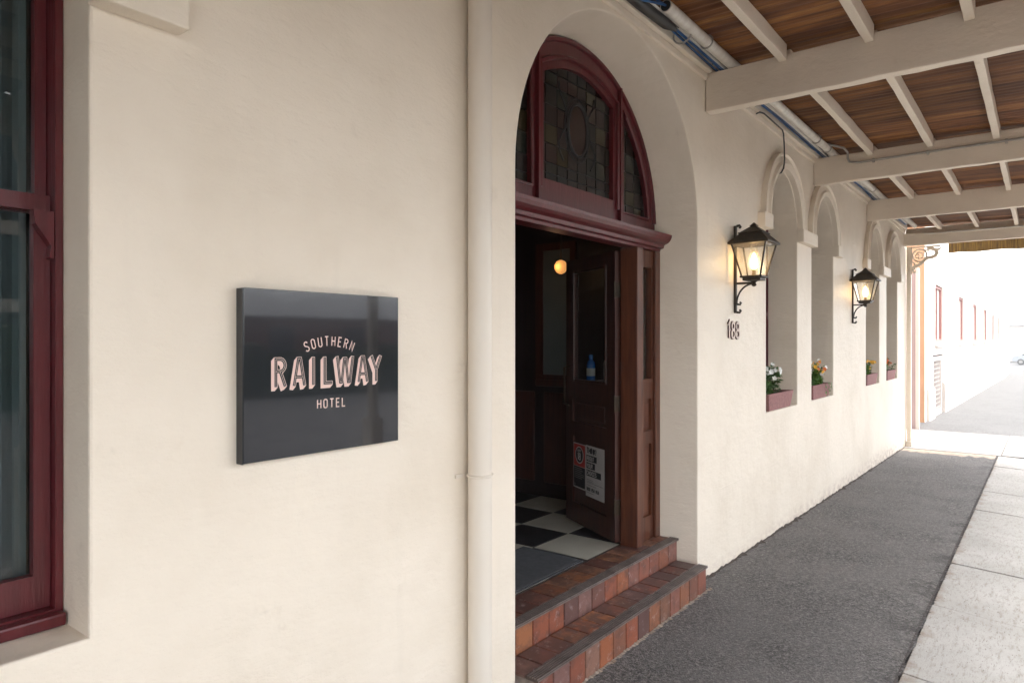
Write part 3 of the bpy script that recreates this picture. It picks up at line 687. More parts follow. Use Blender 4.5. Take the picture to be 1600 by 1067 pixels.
mb.build('reversed_lettering', 'printwhite', pos2)
mb = MB()
for a, b, w_ in ((.014, .120, .09), (.014, .108, .10), (.014, .098, .23), (.014, .080, .14), (.014, .026, .11)): sheet(mb, f2, a, a+w_, B0+b, B0+b+.004, .0041, .0043)
mb.build('small_print', 'printgrey', pos2)

# ------------------------------------------------------------------ entrance steps
def tile_mesh(a, b, t, bev=.003):                        # a x b face in local xy, thickness below z=0
    m_ = MB(); m_.add([(-a/2+bev, -b/2+bev, 0), (a/2-bev, -b/2+bev, 0), (a/2-bev, b/2-bev, 0), (-a/2+bev, b/2-bev, 0), (-a/2, -b/2, -bev), (a/2, -b/2, -bev), (a/2, b/2, -bev), (-a/2, b/2, -bev), (-a/2, -b/2, -t), (a/2, -b/2, -t), (a/2, b/2, -t), (-a/2, b/2, -t)],
        [(0,1,2,3)]+[(i, 4+i, 4+(i+1) % 4, (i+1) % 4)[::-1] for i in range(4)]+[(4+i, 8+i, 8+(i+1) % 4, 4+(i+1) % 4)[::-1] for i in range(4)]); return m_
SX0, SX1 = 2.47, 4.418
def make_step(name, x0, x1, y0, y1, zt, zb, tread_to, label=None):
    core = MB(); core.box(x0+.008, x1-.006, y0+.010, y1, zb-.25, zt-.009); c = core.build(name, 'grout', hotel)
    n = round((x1-x0)/.142); tw = (x1-x0)/n; hgt = zt-zb
    rme = mesh_of(tile_mesh(tw-.007, hgt-.012+.045, .012), 'tile', 'tile')
    for k in range(n):
        piece(rme, 'tile', c, (x0+tw*(k+.5), y0+random.uniform(-.0012, .0012), zb+(hgt-.012-.045)/2), (R(90), 0, R(random.uniform(-.3, .3))))
    dep = tread_to-(y0+.062); nr = max(1, round(dep/.17)); td = dep/nr
    tme = mesh_of(tile_mesh(tw-.006, td-.006, .012), 'tile', 'tile_worn')
    for j in range(nr):
        for k in range(n): piece(tme, 'tile', c, (x0+tw*(k+.5)-(.0 if j else 0), y0+.062+td*(j+.5), zt+random.uniform(-.0012, .0012)), (R(random.uniform(-.2, .2)), 0, 0))
    eme = mesh_of(tile_mesh(y1-y0-.03, hgt+.02, .010), 'tile', 'tile')
    piece(eme, 'tile', c, (x1+.003, (y0+y1)/2, zb+hgt/2-.03), (R(90), 0, R(90)))
    # ribbed nosing strip in three lengths, edges a little chewed
    cuts = [x0-.002, x0+(x1-x0)*.31, x0+(x1-x0)*.66, x1+.004]
    for a, b in zip(cuts[:-1], cuts[1:]):
        no = MB(); no.box(a+.001, b-.001, y0-.010, y0+.058, zt-.012, zt+.002)
        no.build('nosing', 'nosing', c, bevel=.002)
        rb = MB()
        for r_ in range(5): rb.box(a+.002, b-.002, y0-.009+r_*.0135, y0-.009+r_*.0135+.0062, zt+.0015, zt+.006)
        rb.box(a+.002, b-.002, y0-.0115, y0-.0102, zt-.009, zt-.003); rb.build('nosing_ribs', 'nosing_rib', c)
    return c
make_step('lower_step', SX0, SX1, -.092, .128, .163, 0, .126)
make_step('upper_step', 2.47, 4.455, .132, .37, SZ, .163, .375)
# crumbled mortar along the front of the lower step
mo = MB(); x = SX0
while x < SX1+.06:
    w_ = random.uniform(.015, .045); h_ = random.uniform(.003, .014); dd = random.uniform(.004, .026)
    mo.add([(x, -.094, gz(x)), (x+w_, -.094, gz(x)), (x+w_*.7, -.10-dd, gz(x)+.003), (x+w_*.2, -.10-dd*.7, gz(x)+.003), (x+w_*.5, -.0945, gz(x)+h_)], [(0, 3, 4), (3, 2, 4), (2, 1, 4)]); x += w_*.8
o = mo.build('mortar_crumbs', 'concstain', hotel); o['kind'] = 'stuff'

# ------------------------------------------------------------------ lobby
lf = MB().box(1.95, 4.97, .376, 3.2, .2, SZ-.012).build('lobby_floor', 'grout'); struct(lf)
ts = .42; wme = mesh_of(tile_mesh(ts-.004, ts-.004, .01, .002), 'floor_tile', 'tile_w'); bme = mesh_of(tile_mesh(ts-.004, ts-.004, .01, .002), 'floor_tile', 'tile_b')
for i in range(-4, 3):
    for j in range(-1, 6):
        cx, cy = 3.90+i*ts, .60+j*ts
        if cx-ts/2 < 1.9 or cx+ts/2 > 5.0 or cy-ts/2 < .376: continue
        piece(wme if (i+j) % 2 == 0 else bme, 'floor_tile', lf, (cx, cy, SZ-.002))
MB().box(1.96, 4.96, .377, .3885, SZ-.012, SZ-.001).build('threshold', 'nosing', lf)
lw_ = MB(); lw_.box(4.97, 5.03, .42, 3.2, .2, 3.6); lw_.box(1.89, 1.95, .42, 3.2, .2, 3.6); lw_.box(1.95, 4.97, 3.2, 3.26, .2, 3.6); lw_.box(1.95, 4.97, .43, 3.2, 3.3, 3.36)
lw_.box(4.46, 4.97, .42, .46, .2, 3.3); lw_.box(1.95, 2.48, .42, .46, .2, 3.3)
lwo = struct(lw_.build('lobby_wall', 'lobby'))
for ya, yb in ((.95, 1.62), (1.72, 2.4), (2.5, 3.1)):
    MB().box(4.945, 4.969, ya, yb, SZ+.12, 1.22).build('panel', 'timber_d', lwo, bevel=.012)
MB().box(4.93, 4.969, 1.0, 1.70, 1.27, 1.33).build('rail', 'timber_d', lwo, bevel=.01)
fr_ = MB().prism([[(1.28, 1.33), (1.70, 1.33), (1.70, 2.53), (1.28, 2.53)], [(1.335, 1.375), (1.335, 2.465), (1.625, 2.465), (1.625, 1.375)]], lambda a, b, k: (4.969-.03*(1-k), a, b)).build('glazed_panel_frame', 'timber_d', lwo, bevel=.006)
MB().box(4.955, 4.962, 1.33, 1.63, 1.37, 2.47).build('frosted_pane', 'frosted', lwo)
dm = empty('door_mat', (3.2, .6, SZ), 'dark grey ribbed mat on the checkered lobby floor', 'mat')
mb = MB(); mb.box(2.72, 3.645, .392, .86, SZ-.001, SZ+.006); mb.build('backing', 'mat', dm)
mb = MB()
for k in range(46): mb.box(2.735, 3.63, .402+k*.0098, .402+k*.0098+.005, SZ+.0058, SZ+.011)
mb.build('ribs', 'mat', dm)
lamp = empty('lobby_lamp', (4.60, 1.30, 3.3), 'amber fluted glass globe lamp hanging in the dark lobby', 'lamp')
# placed on the sight line to the frosted pane
lx, ly, lz = 4.70, 1.268, 2.280
gp = MB(); nfl = 20; prof = [(.012, .058), (.034, .047), (.052, .016), (.050, -.014), (.034, -.043), (.012, -.056)]
vs = []; 
for r_, z_ in prof:
    for k in range(nfl*2): a = math.pi*k/nfl; rr = r_*(1+.05*(k % 2)); vs.append((lx+rr*math.cos(a), ly+rr*math.sin(a), lz+z_))
n2 = nfl*2
gp.add(vs, [(i*n2+k, i*n2+(k+1) % n2, (i+1)*n2+(k+1) % n2, (i+1)*n2+k) for i in range(5) for k in range(n2)]+[tuple(range(n2)), tuple(5*n2+k for k in range(n2))])
gp.build('globe', 'globe', lamp, smooth=True)
ld = bpy.data.lights.new('globe_light', 'POINT'); ld.energy = .12; ld.color = (1, .6, .3); ld.shadow_soft_size = .06
lo = bpy.data.objects.new('globe_light', ld); C.objects.link(lo); lo.parent = lamp; lo.location = Vector((lx-.09, ly, lz))-OFF[lamp.name]
MB().tube([(lx, ly, lz+.05), (lx, ly, 3.3)], .006, 6).build('rod', 'black_metal', lamp); MB().lathe([(.05, 0), (.05, -.02), (.01, -.03)], (lx, ly, 3.3), 14).build('ceiling_rose', 'black_metal', lamp)
# cabinet behind the door with bottles
cab = empty('lobby_cabinet', (4.72, .80, SZ), 'tall dark timber cabinet standing behind the open door', 'cabinet')
mb = MB(); mb.box(4.56, 4.94, .48, .98, SZ, 1.325); mb.build('carcass', 'timber_d', cab, bevel=.006); MB().box(4.54, 4.945, .47, 1.0, 1.326, 1.352).build('top', 'timber_d', cab, bevel=.006); MB().box(4.548, 4.559, .53, .93, SZ+.08, 1.27).build('door_panel', 'timber_d', cab, bevel=.006)
M['bottleblue'] = basic('blue_bottle', (.03,.14,.42), (.025,.11,.34), .25, bmp=0); M['bottlegrey'] = basic('grey_bottle', (.5,.48,.45), None, .4, bmp=0)
for (bx_, by_, m_, lab, hh) in ((4.62, .93, 'bottleblue', 'blue plastic bottle with pale label seen through the door glass', 1), (4.66, .80, 'bottlegrey', 'grey pump bottle beside the blue bottle on the lobby cabinet', 1.1)):
    bt = empty('bottle', (bx_, by_, 1.352), lab, 'bottle', 'bottles on the lobby cabinet')
    MB().lathe([(.030, 0), (.034, .01), (.034, .13*hh), (.028, .155*hh), (.014, .17*hh), (.014, .185*hh)], (bx_, by_, 1.353), 16).build('body', m_, bt, smooth=True)
    MB().lathe([(.016, 0), (.016, .022), (.012, .026)], (bx_, by_, 1.353+.186*hh), 12).build('cap', m_, bt, smooth=True)
    MB().lathe([(.0348, .045), (.0348, .105)], (bx_, by_, 1.353), 16).build('paper_label', 'printwhite' if hh == 1 else m_, bt, smooth=True)

# ------------------------------------------------------------------ verandah
ver = empty('verandah', (4, -3.4, 0), 'cream timber verandah with rusted corrugated iron roof over the footpath', 'verandah')
YE = -3.66
def beam_mesh(x, t, za, zb, y0, y1, nseg=26, jit=.0035):
    mb = MB(); rows = []
    for k in range(nseg+1):
        y_ = y0+(y1-y0)*k/nseg; j = lambda: random.uniform(-jit, jit)
        rows.append([(x+j(), y_, za+j()), (x+t+j(), y_, za+j()), (x+t+j(), y_, zb), (x+j()*.6, y_, zb)])
    vs = [p for r in rows for p in r]; fs = [(4*k+i, 4*k+(i+1) % 4, 4*k+4+(i+1) % 4, 4*k+4+i) for k in range(nseg) for i in range(4)]+[(0, 1, 2, 3), (4*nseg+3, 4*nseg+2, 4*nseg+1, 4*nseg)]
    return mb.add(vs, fs)
for x in BEAMS:
    zt = 3.55 if x < 13 else 3.485
    beam_mesh(x, BT, 3.278, zt, -.002, YE-.06).build('beam', 'cream', ver, bevel=.007)
JY = [-.53, -1.04, -1.55, -2.06, -2.57, -3.08]
for a, b in zip(BEAMS[:-1], BEAMS[1:]):
    for y_ in JY:
        zb = 3.508-.026*(-y_-.5); mb = MB(); n = 12; rows = []
        for k in range(n+1):
            x_ = a+BT-.0+.001+(b-a-BT-.002)*k/n; j = lambda: random.uniform(-.0025, .0025)
            rows.append([(x_, y_-.026+j(), zb+j()), (x_, y_+.026+j(), zb+j()), (x_, y_+.026+j(), 3.625-.026*-y_), (x_, y_-.026+j(), 3.625-.026*-y_)])
        mb.add([p for r in rows for p in r], [(4*k+i, 4*k+(i+1) % 4, 4*k+4+(i+1) % 4, 4*k+4+i) for k in range(n) for i in range(4)]+[(0, 1, 2, 3), (4*n+3, 4*n+2, 4*n+1, 4*n)])
        mb.build('joist', 'cream', ver, bevel=.005)
# joist stubs that run over the end beam
for y_ in JY: MB().box(13.30+BT+.002, 13.62, y_-.026, y_+.026, 3.50-.026*(-y_-.5), 3.62-.026*-y_).build('joist_end', 'cream', ver, bevel=.004)
# corrugated sheets, 76 mm pitch
pitch = .0762; nc = 10; seg = 8
sh = MB(); vs = []; n = nc*seg
for k in range(n+2):
    x_ = k*pitch/seg; z_ = .0095*math.sin(2*math.pi*k/seg)
    vs += [(x_, 0, z_), (x_, YE-.14, z_+.026*(YE-.14))]
sh.add(vs, [(2*k, 2*k+1, 2*k+3, 2*k+2) for k in range(n+1)]); sme = mesh_of(sh, 'roof_sheet', 'rust')
for p in sme.polygons: p.use_smooth = True
x = -6.9; k = 0
while x < 13.55:
    piece(sme, 'roof_sheet', ver, (x, -.004, 3.640+(.0015 if k % 2 else 0)+random.uniform(0, .002)), (R(random.uniform(-.05, .05)), 0, 0)); x += pitch*nc; k += 1
# edge beam, gutter and posts at the kerb
MB().box(-6.9, 13.40, YE-.075, YE-.001-.06, 3.20, 3.50).build('edge_beam', 'cream', ver, bevel=.006)
MB().tube([(-6.9, YE-.15, 3.48), (13.5, YE-.15, 3.48)], .055, 10).build('gutter', 'cream', ver, smooth=True)
for x in BEAMS:
    zb = gz(x)-.02; po = MB(); xc = x+BT/2
    po.box(xc-.075, xc+.075, YE-.06-.075+.07, YE+.085, zb, zb+.9); po.lathe([(.068, .9), (.068, .93), (.055, .95), (.055, 3.0), (.075, 3.05), (.075, 3.12)], (xc, YE+.01, zb), 14); po.box(xc-.07, xc+.07, YE-.06, YE+.08, zb+3.12, 3.277)
    po.build('post', 'cream', ver, bevel=.004)
# half-post at the end of the wall, with cast fretwork bracket
MB().box(13.46, 13.54, -.086, -.022, gz(13.5), 3.276).build('half_post', 'cream', ver, bevel=.006)
MB().box(13.445, 13.55, -.098, -.012, gz(13.5), gz(13.5)+.10).build('post_base', 'cream', ver, bevel=.006)
fw = MB(); fx0, fx1 = 13.47, 13.50
def S(pts, w_, cl=False): bar_strip(fw, [(p[0]+.088, p[1]) for p in pts], w_, fx0, fx1, cl)
S([(-.173, 3.265), (-.173, 2.80)], .030); S([(-.173, 3.262), (-.60, 3.262)], .022)
S(arc(-.30, 3.12, .105, .105, 0, 350, 22), .022, True)
fx0, fx1 = 13.473, 13.497
S(arc(-.30, 3.12, .055, .055, 30, 300, 14), .018); S(arc(-.265, 3.11, .03, .03, 0, 340, 10), .014, True)
fx0, fx1 = 13.468, 13.502
S([(-.19, 2.86), (-.22, 2.93), (-.29, 2.96), (-.34, 3.00), (-.40, 3.07), (-.47, 3.075), (-.53, 3.10), (-.555, 3.15), (-.53, 3.20), (-.47, 3.225), (-.41, 3.235)], .048)
fx0, fx1 = 13.475, 13.495
S([(-.47, 3.255), (-.52, 3.215), (-.57, 3.20), (-.61, 3.225)], .028); S([(-.19, 3.02), (-.225, 2.985), (-.235, 2.93), (-.21, 2.88)], .02); S([(-.19, 2.86), (-.22, 2.83), (-.25, 2.85)], .022); S([(-.19, 3.12), (-.21, 3.10)], .02); S([(-.36, 3.21), (-.44, 3.19)], .02)
fw.build('fretwork_bracket', 'cream', ver)
# drip-stained side valance past the end beam
va = MB(); n = 90
va.add([(14.0+.012*math.sin(k*.9), -.58-k*.033, z_) for k in range(n+1) for z_ in (3.185+.006*math.sin(k*.35), 3.40)], [(2*k, 2*k+2, 2*k+3, 2*k+1) for k in range(n)])
vb = va.build('side_valance', 'yellowed', ver); so = vb.modifiers.new('s', 'SOLIDIFY'); so.thickness = .006
MB().box(13.63, 14.02, -3.5, -.55, 3.403, 3.42).build('valance_board', 'cream', ver)
MB().box(13.392, 13.41, YE, -.02, 3.487, 3.578).build('end_board', 'cream', ver)
MB().tube([(13.285, -.30, 3.455), (13.285, -1.9, 3.455)], .012, 8).build('end_conduit', 'pvc', ver, smooth=True)

# ------------------------------------------------------------------ services under the roof
pv = empty('pvc_conduit', (8, -.17, 3.55), 'thick white plastic conduit running over the verandah beams beside the wall', 'conduit')
MB().tube([(3.62, -.175, 3.588), (6, -.172, 3.588), (9, -.178, 3.588), (13.2, -.175, 3.588)], .036, 14).build('pipe', 'pvc', pv, smooth=True)
for x_ in (4.22, 6.9, 7.3, 9.6, 11.9):
    MB().tube([(x_, -.175+.041*math.cos(R(q)), 3.588+.041*math.sin(R(q))) for q in range(0, 360, 20)], .006, 6, closed=True).build('pipe_clip', 'grey_metal', pv)
MB().add([(3.619, -.175+.030*math.cos(R(q)), 3.588+.030*math.sin(R(q))) for q in range(0, 360, 20)], [tuple(range(18))]).build('painted_bore', 'black', pv)  # black disc on the capped end, painted as the shade inside the pipe
def cable(name, mat_, y_, z_, r_, x0, x1, lab, amp=.008, sub=None):
    ph_ = random.uniform(0, 6); pts = []; k = 0; x_ = x0
    while x_ <= x1:
        pts.append((x_, y_+amp*math.sin(x_*2.1+ph_), z_+amp*.6*math.sin(x_*3.3+ph_*2))); x_ += .16
    o = MB().tube(pts, r_, 6).build(name, mat_, smooth=True); tag(o, lab, 'cable', 'cables along the wall top'); return o
for i in range(4): cable('cable', 'blue', -.085-.012*i, 3.565+.008*(i % 2), .0055, 1.0, 13.0 if i < 2 else 5.6, 'blue cable strung in the bundle along the top of the wall')
for i in range(2): cable('cable', 'black', -.070-.05*i, 3.582, .008, 1.0, 13.0, 'black cable strung beside the blue cables along the wall top', .012)
for i in range(2): cable('cable', 'whitecable', -.115-.014*i, 3.575, .010, 1.2, 12.8, 'off white cable strung beside the plastic conduit along the wall top', .006)
sl = MB().tube([(2.2, -.10, 3.575), (2.8, -.105, 3.568), (3.45, -.10, 3.562), (3.78, -.105, 3.565), (3.92, -.108, 3.575)], [.03, .036, .036, .034, .012], 12).build('cable_sleeve', 'black', smooth=True)
tag(sl, 'fat black sleeve wrapped round the cable bundle above the arched door', 'cable')
bw = MB().tube([(3.62, -.175, 3.59), (3.55, -.17, 3.575), (3.40, -.14, 3.545), (3.1, -.11, 3.535), (2.4, -.09, 3.54)], .007, 6)
bw.tube([(3.62, -.165, 3.60), (3.52, -.16, 3.59), (3.3, -.12, 3.53), (2.4, -.10, 3.53)], .006, 6)
tag(bw.build('looped_cable', 'blue', smooth=True), 'blue cables looping out of the open conduit end', 'cable')
for x_ in (3.85, 4.02):
    pass
hk = MB().tube([(3.98, -.03, 3.60)]+[(3.98, -.115+.058*math.cos(R(q)), 3.565+.052*math.sin(R(q))) for q in range(30, -200, -20)], .006, 6)
tag(hk.build('cable_hook', 'grey_metal', smooth=True), 'bent grey hook holding up the cable bundle', 'hook')
hw = MB().tube([(5.55, -.055, 3.50), (5.62, -.057, 3.53), (5.72, -.060, 3.545), (6.22, -.062, 3.530), (6.255, -.062, 3.50), (6.258, -.066, 3.40), (6.256, -.070, 3.28), (6.25, -.064, 3.20), (6.22, -.052, 3.155), (6.20, -.03, 3.145)], .0065, 6)
tag(hw.build('hanging_wire', 'black', smooth=True), 'black wire hanging down over the first small window arch', 'wire')
bc = empty('beam_conduit', (7.48, -1, 3.48), 'thin grey conduit clipped along the face of a verandah beam', 'conduit')
MB().tube([(7.2, -.19, 3.60), (7.30, -.25, 3.60), (7.40, -.31, 3.59), (7.45, -.335, 3.55), (7.47, -.33, 3.50), (7.482, -.345, 3.462), (7.484, -.42, 3.447), (7.484, -1.2, 3.450), (7.484, -2.2, 3.445), (7.484, -3.3, 3.447)], .011, 8).build('pipe', 'grey_metal', bc, smooth=True)
for y_ in (-.56, -1.02, -1.62, -2.3): MB().box(7.472, 7.499, y_-.010, y_+.010, 3.425, 3.462).build('saddle_clip', 'grey_metal', bc, bevel=.002)

# ------------------------------------------------------------------ downpipe
dp = empty('downpipe', (2.122, -.075, 0), 'cream painted downpipe fixed to the wall beside the arched doorway', 'downpipe')
MB().tube([(2.122, -.060, z_) for z_ in (.0, .8, 1.6, 2.4, 3.27, 3.62)], .049, 24).build('pipe', 'pipe', dp, smooth=True)
cl = MB(); cl.tube([(2.122+.051*math.cos(R(q)), -.060+.051*math.sin(R(q)), 1.128) for q in range(0, 360, 12)], .0055, 8, closed=True)
cl.box(2.035, 2.075, -.010, -.001, 1.121, 1.135); cl.box(2.168, 2.215, -.010, -.001, 1.121, 1.135); cl.build('pipe_bracket', 'pipe', dp, smooth=True)

# ------------------------------------------------------------------ hotel sign
sg = empty('hotel_sign', (1.39, 0, 1.318), 'glossy charcoal Southern Railway Hotel sign board on the cream wall', 'sign')
MB().box(1.092, 1.697, -.036, -.004, 1.317, 1.833).build('board', 'sign', sg, bevel=.0015)
MB().box(1.100, 1.69, -.0035, .002, 1.325, 1.825).build('mounting_batten', 'black_metal', sg)
MB().box(1.0885, 1.0915, -.0345, -.002, 1.315, 1.832).build('edge_trim', 'signdark', sg)
SY = -.0362
def sp(d0): return lambda a, b, d=0: (a, SY-d0-d, b)
arcR = .255; acx, acz = 1.397, 1.691-arcR        # SOUTHERN on an arc
word = 'SOUTHERN'; gh = .030; adv = []; tot = 0
for c in word: adv.append(ADV.get(c, ww)*gh); 
gap = .0142; tot = sum(adv)+gap*(len(word)-1); s_ = -tot/2
for c, a_ in zip(word, adv):
    mid = s_+a_/2; ang = mid/(arcR-.012); ca, sa = math.cos(ang), math.sin(ang); mb = MB()
    for pts, closed in GL[c]:
        DEP[0] = (DEP[0]+1) % 7; d = DEP[0]*.00004
        P = [(acx+(arcR-gh+b*gh)*sa+(q*gh-a_/2)*ca, acz+(arcR-gh+b*gh)*ca-(q*gh-a_/2)*sa) for q, b in pts]
        ribbon(mb, P, .0036, lambda a, b: sp(.0004)(a, b, d), closed)
    mb.build('letter', 'pink', sg); s_ += a_+gap
hx = 1.348
for c in 'HOTEL':
    mb = MB(); hx = write(mb, c, hx, 1.458, .031, .0038, .0118, sp(.0004)); mb.build('letter', 'pink', sg)
# RAILWAY: pink block shadow, pink outline, dark face, fine pink inline
LET = [('R', 1.197, 1.228), ('A', 1.2615, 1.298), ('I', 1.328, 1.336), ('L', 1.376, 1.402), ('W', 1.4255, 1.489), ('A', 1.5155, 1.551), ('Y', 1.573, 1.611)]
zb_, zt_ = 1.540, 1.6205
ow, dw, iw = .0128, .0094, .0011
for c, xa, xb in LET:
    gw = {'I': .10, 'W': .78, 'L': .38, 'Y': .44}.get(c, .42)
    if c == 'I': xa = xb = (xa+xb)/2
    shd, outl, face, inl = MB(), MB(), MB(), MB()
    for gi, (pts, closed) in enumerate(GL[c]):
        P = [((xa+(xb-xa)*a/gw) if c != 'I' else xa, zb_+b*(zt_-zb_)) for a, b in pts]
        ext = list(P)
        def extend(P, q):
            if closed: return P
            P = [Vector(p) for p in P]; P[0] = P[0]-(P[1]-P[0]).normalized()*q; P[-1] = P[-1]+(P[-1]-P[-2]).normalized()*q; return P
        Po, Pd, Pi = extend(P, ow*.42), extend(P, dw*.36), extend(P, dw*.16)
        for k in range(10):
            t = (k+1)/10; ribbon(shd, [(p[0]-.0095*t, p[1]-.0100*t) for p in Po], ow, lambda a, b: sp(.0002+.00003*(10-k)+.000012*gi)(a, b), closed)
        ribbon(outl, Po, ow, lambda a, b: sp(.00065+.00004*gi)(a, b), closed)
        ribbon(face, Pd, dw, lambda a, b: sp(.00085+.00004*gi)(a, b), closed)
        ribbon(inl, Pi, iw, lambda a, b: sp(.00105+.00004*gi)(a, b), closed)
    lt_ = shd.build('letter', 'pink', sg); outl.build('letter_outline', 'pink', lt_); face.build('letter_face', 'signdark', lt_); inl.build('letter_inline', 'pink', lt_)

# ------------------------------------------------------------------ wall lanterns
def make_lantern(x0, label):
    Lr = empty('wall_lantern', (x0, 0, 1.88), label, 'lantern', 'lit wall lanterns')
    ax, ay = x0, -.152
    MB().box(x0-.014, x0+.014, -.020, -.001, 1.885, 2.555).build('back_plate', 'black_metal', Lr, bevel=.004)
    sc = MB()
    sc.tube([(x0, -.02, 2.552), (x0, -.042, 2.556), (x0, -.050, 2.543), (x0, -.040, 2.535)], .010, 8); sc.tube([(x0, -.02, 1.892), (x0, -.044, 1.889), (x0, -.052, 1.902), (x0, -.042, 1.909)], .009, 8); sc.tube([(x0, -.012, 1.955), (x0, -.048, 1.950), (x0, -.054, 1.962), (x0, -.044, 1.968)], .008, 8)
    sc.build('scroll', 'black_metal', Lr, smooth=True)
    MB().tube([(x0, -.015, 2.112), (x0, ay, 2.112)], .0085, 8).build('arm', 'black_metal', Lr, smooth=True)
    MB().tube([(x0, -.020-.125*(1-math.cos(R(q))), 1.955+.15*math.sin(R(q))) for q in range(0, 91, 9)], .007, 8).build('brace', 'black_metal', Lr, smooth=True)
    MB().lathe([(.006, -.035), (.017, -.028), (.019, -.018), (.012, -.006), (.020, 0), (.030, .008)], (ax, ay, 2.118), 12).build('finial', 'black_metal', Lr, smooth=True)
    bs = MB(); bs.box(ax-.066, ax+.066, ay-.066, ay+.066, 2.127, 2.147); bs.box(ax-.082, ax+.082, ay-.082, ay+.082, 2.148, 2.162); bs.build('base', 'black_metal', Lr, bevel=.003)
    hb, ht, zb, zt = .070, .126, 2.162, 2.402
    for i, (u_, v_) in enumerate(((-1, -1), (1, -1), (1, 1), (-1, 1))):
        MB().tube([(ax+u_*hb, ay+v_*hb, zb), (ax+u_*ht, ay+v_*ht, zt)], .0075, 4).build('frame_bar', 'black_metal', Lr)
        u2, v2 = ((1, -1), (1, 1), (-1, 1), (-1, -1))[i]; g_ = .985
        MB().add([(ax+u_*hb*g_, ay+v_*hb*g_, zb), (ax+u2*hb*g_, ay+v2*hb*g_, zb), (ax+u2*ht*g_, ay+v2*ht*g_, zt), (ax+u_*ht*g_, ay+v_*ht*g_, zt)], [(0, 1, 2, 3)]).build('pane', 'lampglass', Lr)
    def frus(mb, h0, h1, za, zc): mb.hexa([(ax-h0, ay-h0, za), (ax+h0, ay-h0, za), (ax+h0, ay+h0, za), (ax-h0, ay+h0, za)], [(ax-h1, ay-h1, zc), (ax+h1, ay-h1, zc), (ax+h1, ay+h1, zc), (ax-h1, ay+h1, zc)])
    rf = MB(); frus(rf, .150, .150, 2.399, 2.414); frus(rf, .149, .086, 2.4145, 2.478); frus(rf, .092, .092, 2.4785, 2.488); frus(rf, .084, .020, 2.4885, 2.538); frus(rf, .026, .026, 2.5385, 2.546); frus(rf, .022, .004, 2.5465, 2.566)
    rf.build('roof', 'black_metal', Lr, bevel=.003)
    MB().lathe([(.026, 0), (.026, .006), (.014, .010), (.014, .045), (.020, .050)], (ax, ay, 2.163), 12).build('lamp_holder', 'brass', Lr, smooth=True)
    MB().lathe([(.012, .0), (.024, .025), (.026, .045), (.019, .085), (.008, .115), (.002, .125)], (ax, ay, 2.212), 14).build('bulb', 'flame', Lr, smooth=True)
    ch = MB(); pr = [(.024, 0), (.040, .035), (.043, .060), (.034, .110), (.024, .150), (.026, .180), (.034, .195)]; nn = 20; vs = []
    for r_, z_ in pr:
        for k in range(nn): vs.append((ax+r_*math.cos(2*math.pi*k/nn), ay+r_*math.sin(2*math.pi*k/nn), 2.205+z_))
    ch.add(vs, [(i*nn+k, i*nn+(k+1) % nn, (i+1)*nn+(k+1) % nn, (i+1)*nn+k) for i in range(len(pr)-1) for k in range(nn)]); ch.build('glass_chimney', 'lampglass', Lr, smooth=True)
    ld = bpy.data.lights.new('lantern_light', 'POINT'); ld.energy = .6; ld.color = (1, .62, .28); ld.shadow_soft_size = .03
    lo = bpy.data.objects.new('lantern_light', ld); C.objects.link(lo); lo.parent = Lr; lo.location = Vector((ax, ay, 2.262))-OFF[Lr.name]
    return Lr
make_lantern(5.198, 'black lit wall lantern mounted above the number 188')
make_lantern(9.297, 'black lit wall lantern mounted between the second and third small windows')
# house number
hn = empty('house_number', (5.17, 0, 1.68), 'raised pinkish numerals 188 on the cream wall below the lantern', 'house number')
M['numeral'] = basic('pink_numeral_face', (.70,.56,.48), None, .5, bmp=0); M['numdark'] = basic('dark_numeral_edge', (.10,.05,.045), None, .6, bmp=0)
for c, xa in (('1', 5.048), ('8', 5.118), ('8', 5.215)):
    a_, b_ = MB(), MB()
    for gi, (pts, closed) in enumerate(GL[c]):
        P = [(xa+q*.165, 1.694+b*.118) for q, b in pts]
        for (mb, w_, y0_, y1_) in ((a_, .0225, -.010, -.001), (b_, .0175, -.012, -.0095)):
            L, Rr = stroke(P, w_, closed); N = len(L); g0 = gi*.0004
            V = [(p[0], y0_-g0, p[1]) for p in L]+[(p[0], y0_-g0, p[1]) for p in Rr]+[(p[0], y1_, p[1]) for p in L]+[(p[0], y1_, p[1]) for p in Rr]; fs = []
            for i in range(N if closed else N-1):
                j = (i+1) % N; fs += [(i, j, N+j, N+i), (i, 2*N+i, 2*N+j, j), (N+i, N+j, 3*N+j, 3*N+i)]
            mb.add(V, fs)
    dg = a_.build('numeral', 'numdark', hn); b_.build('numeral_face', 'numeral', dg)

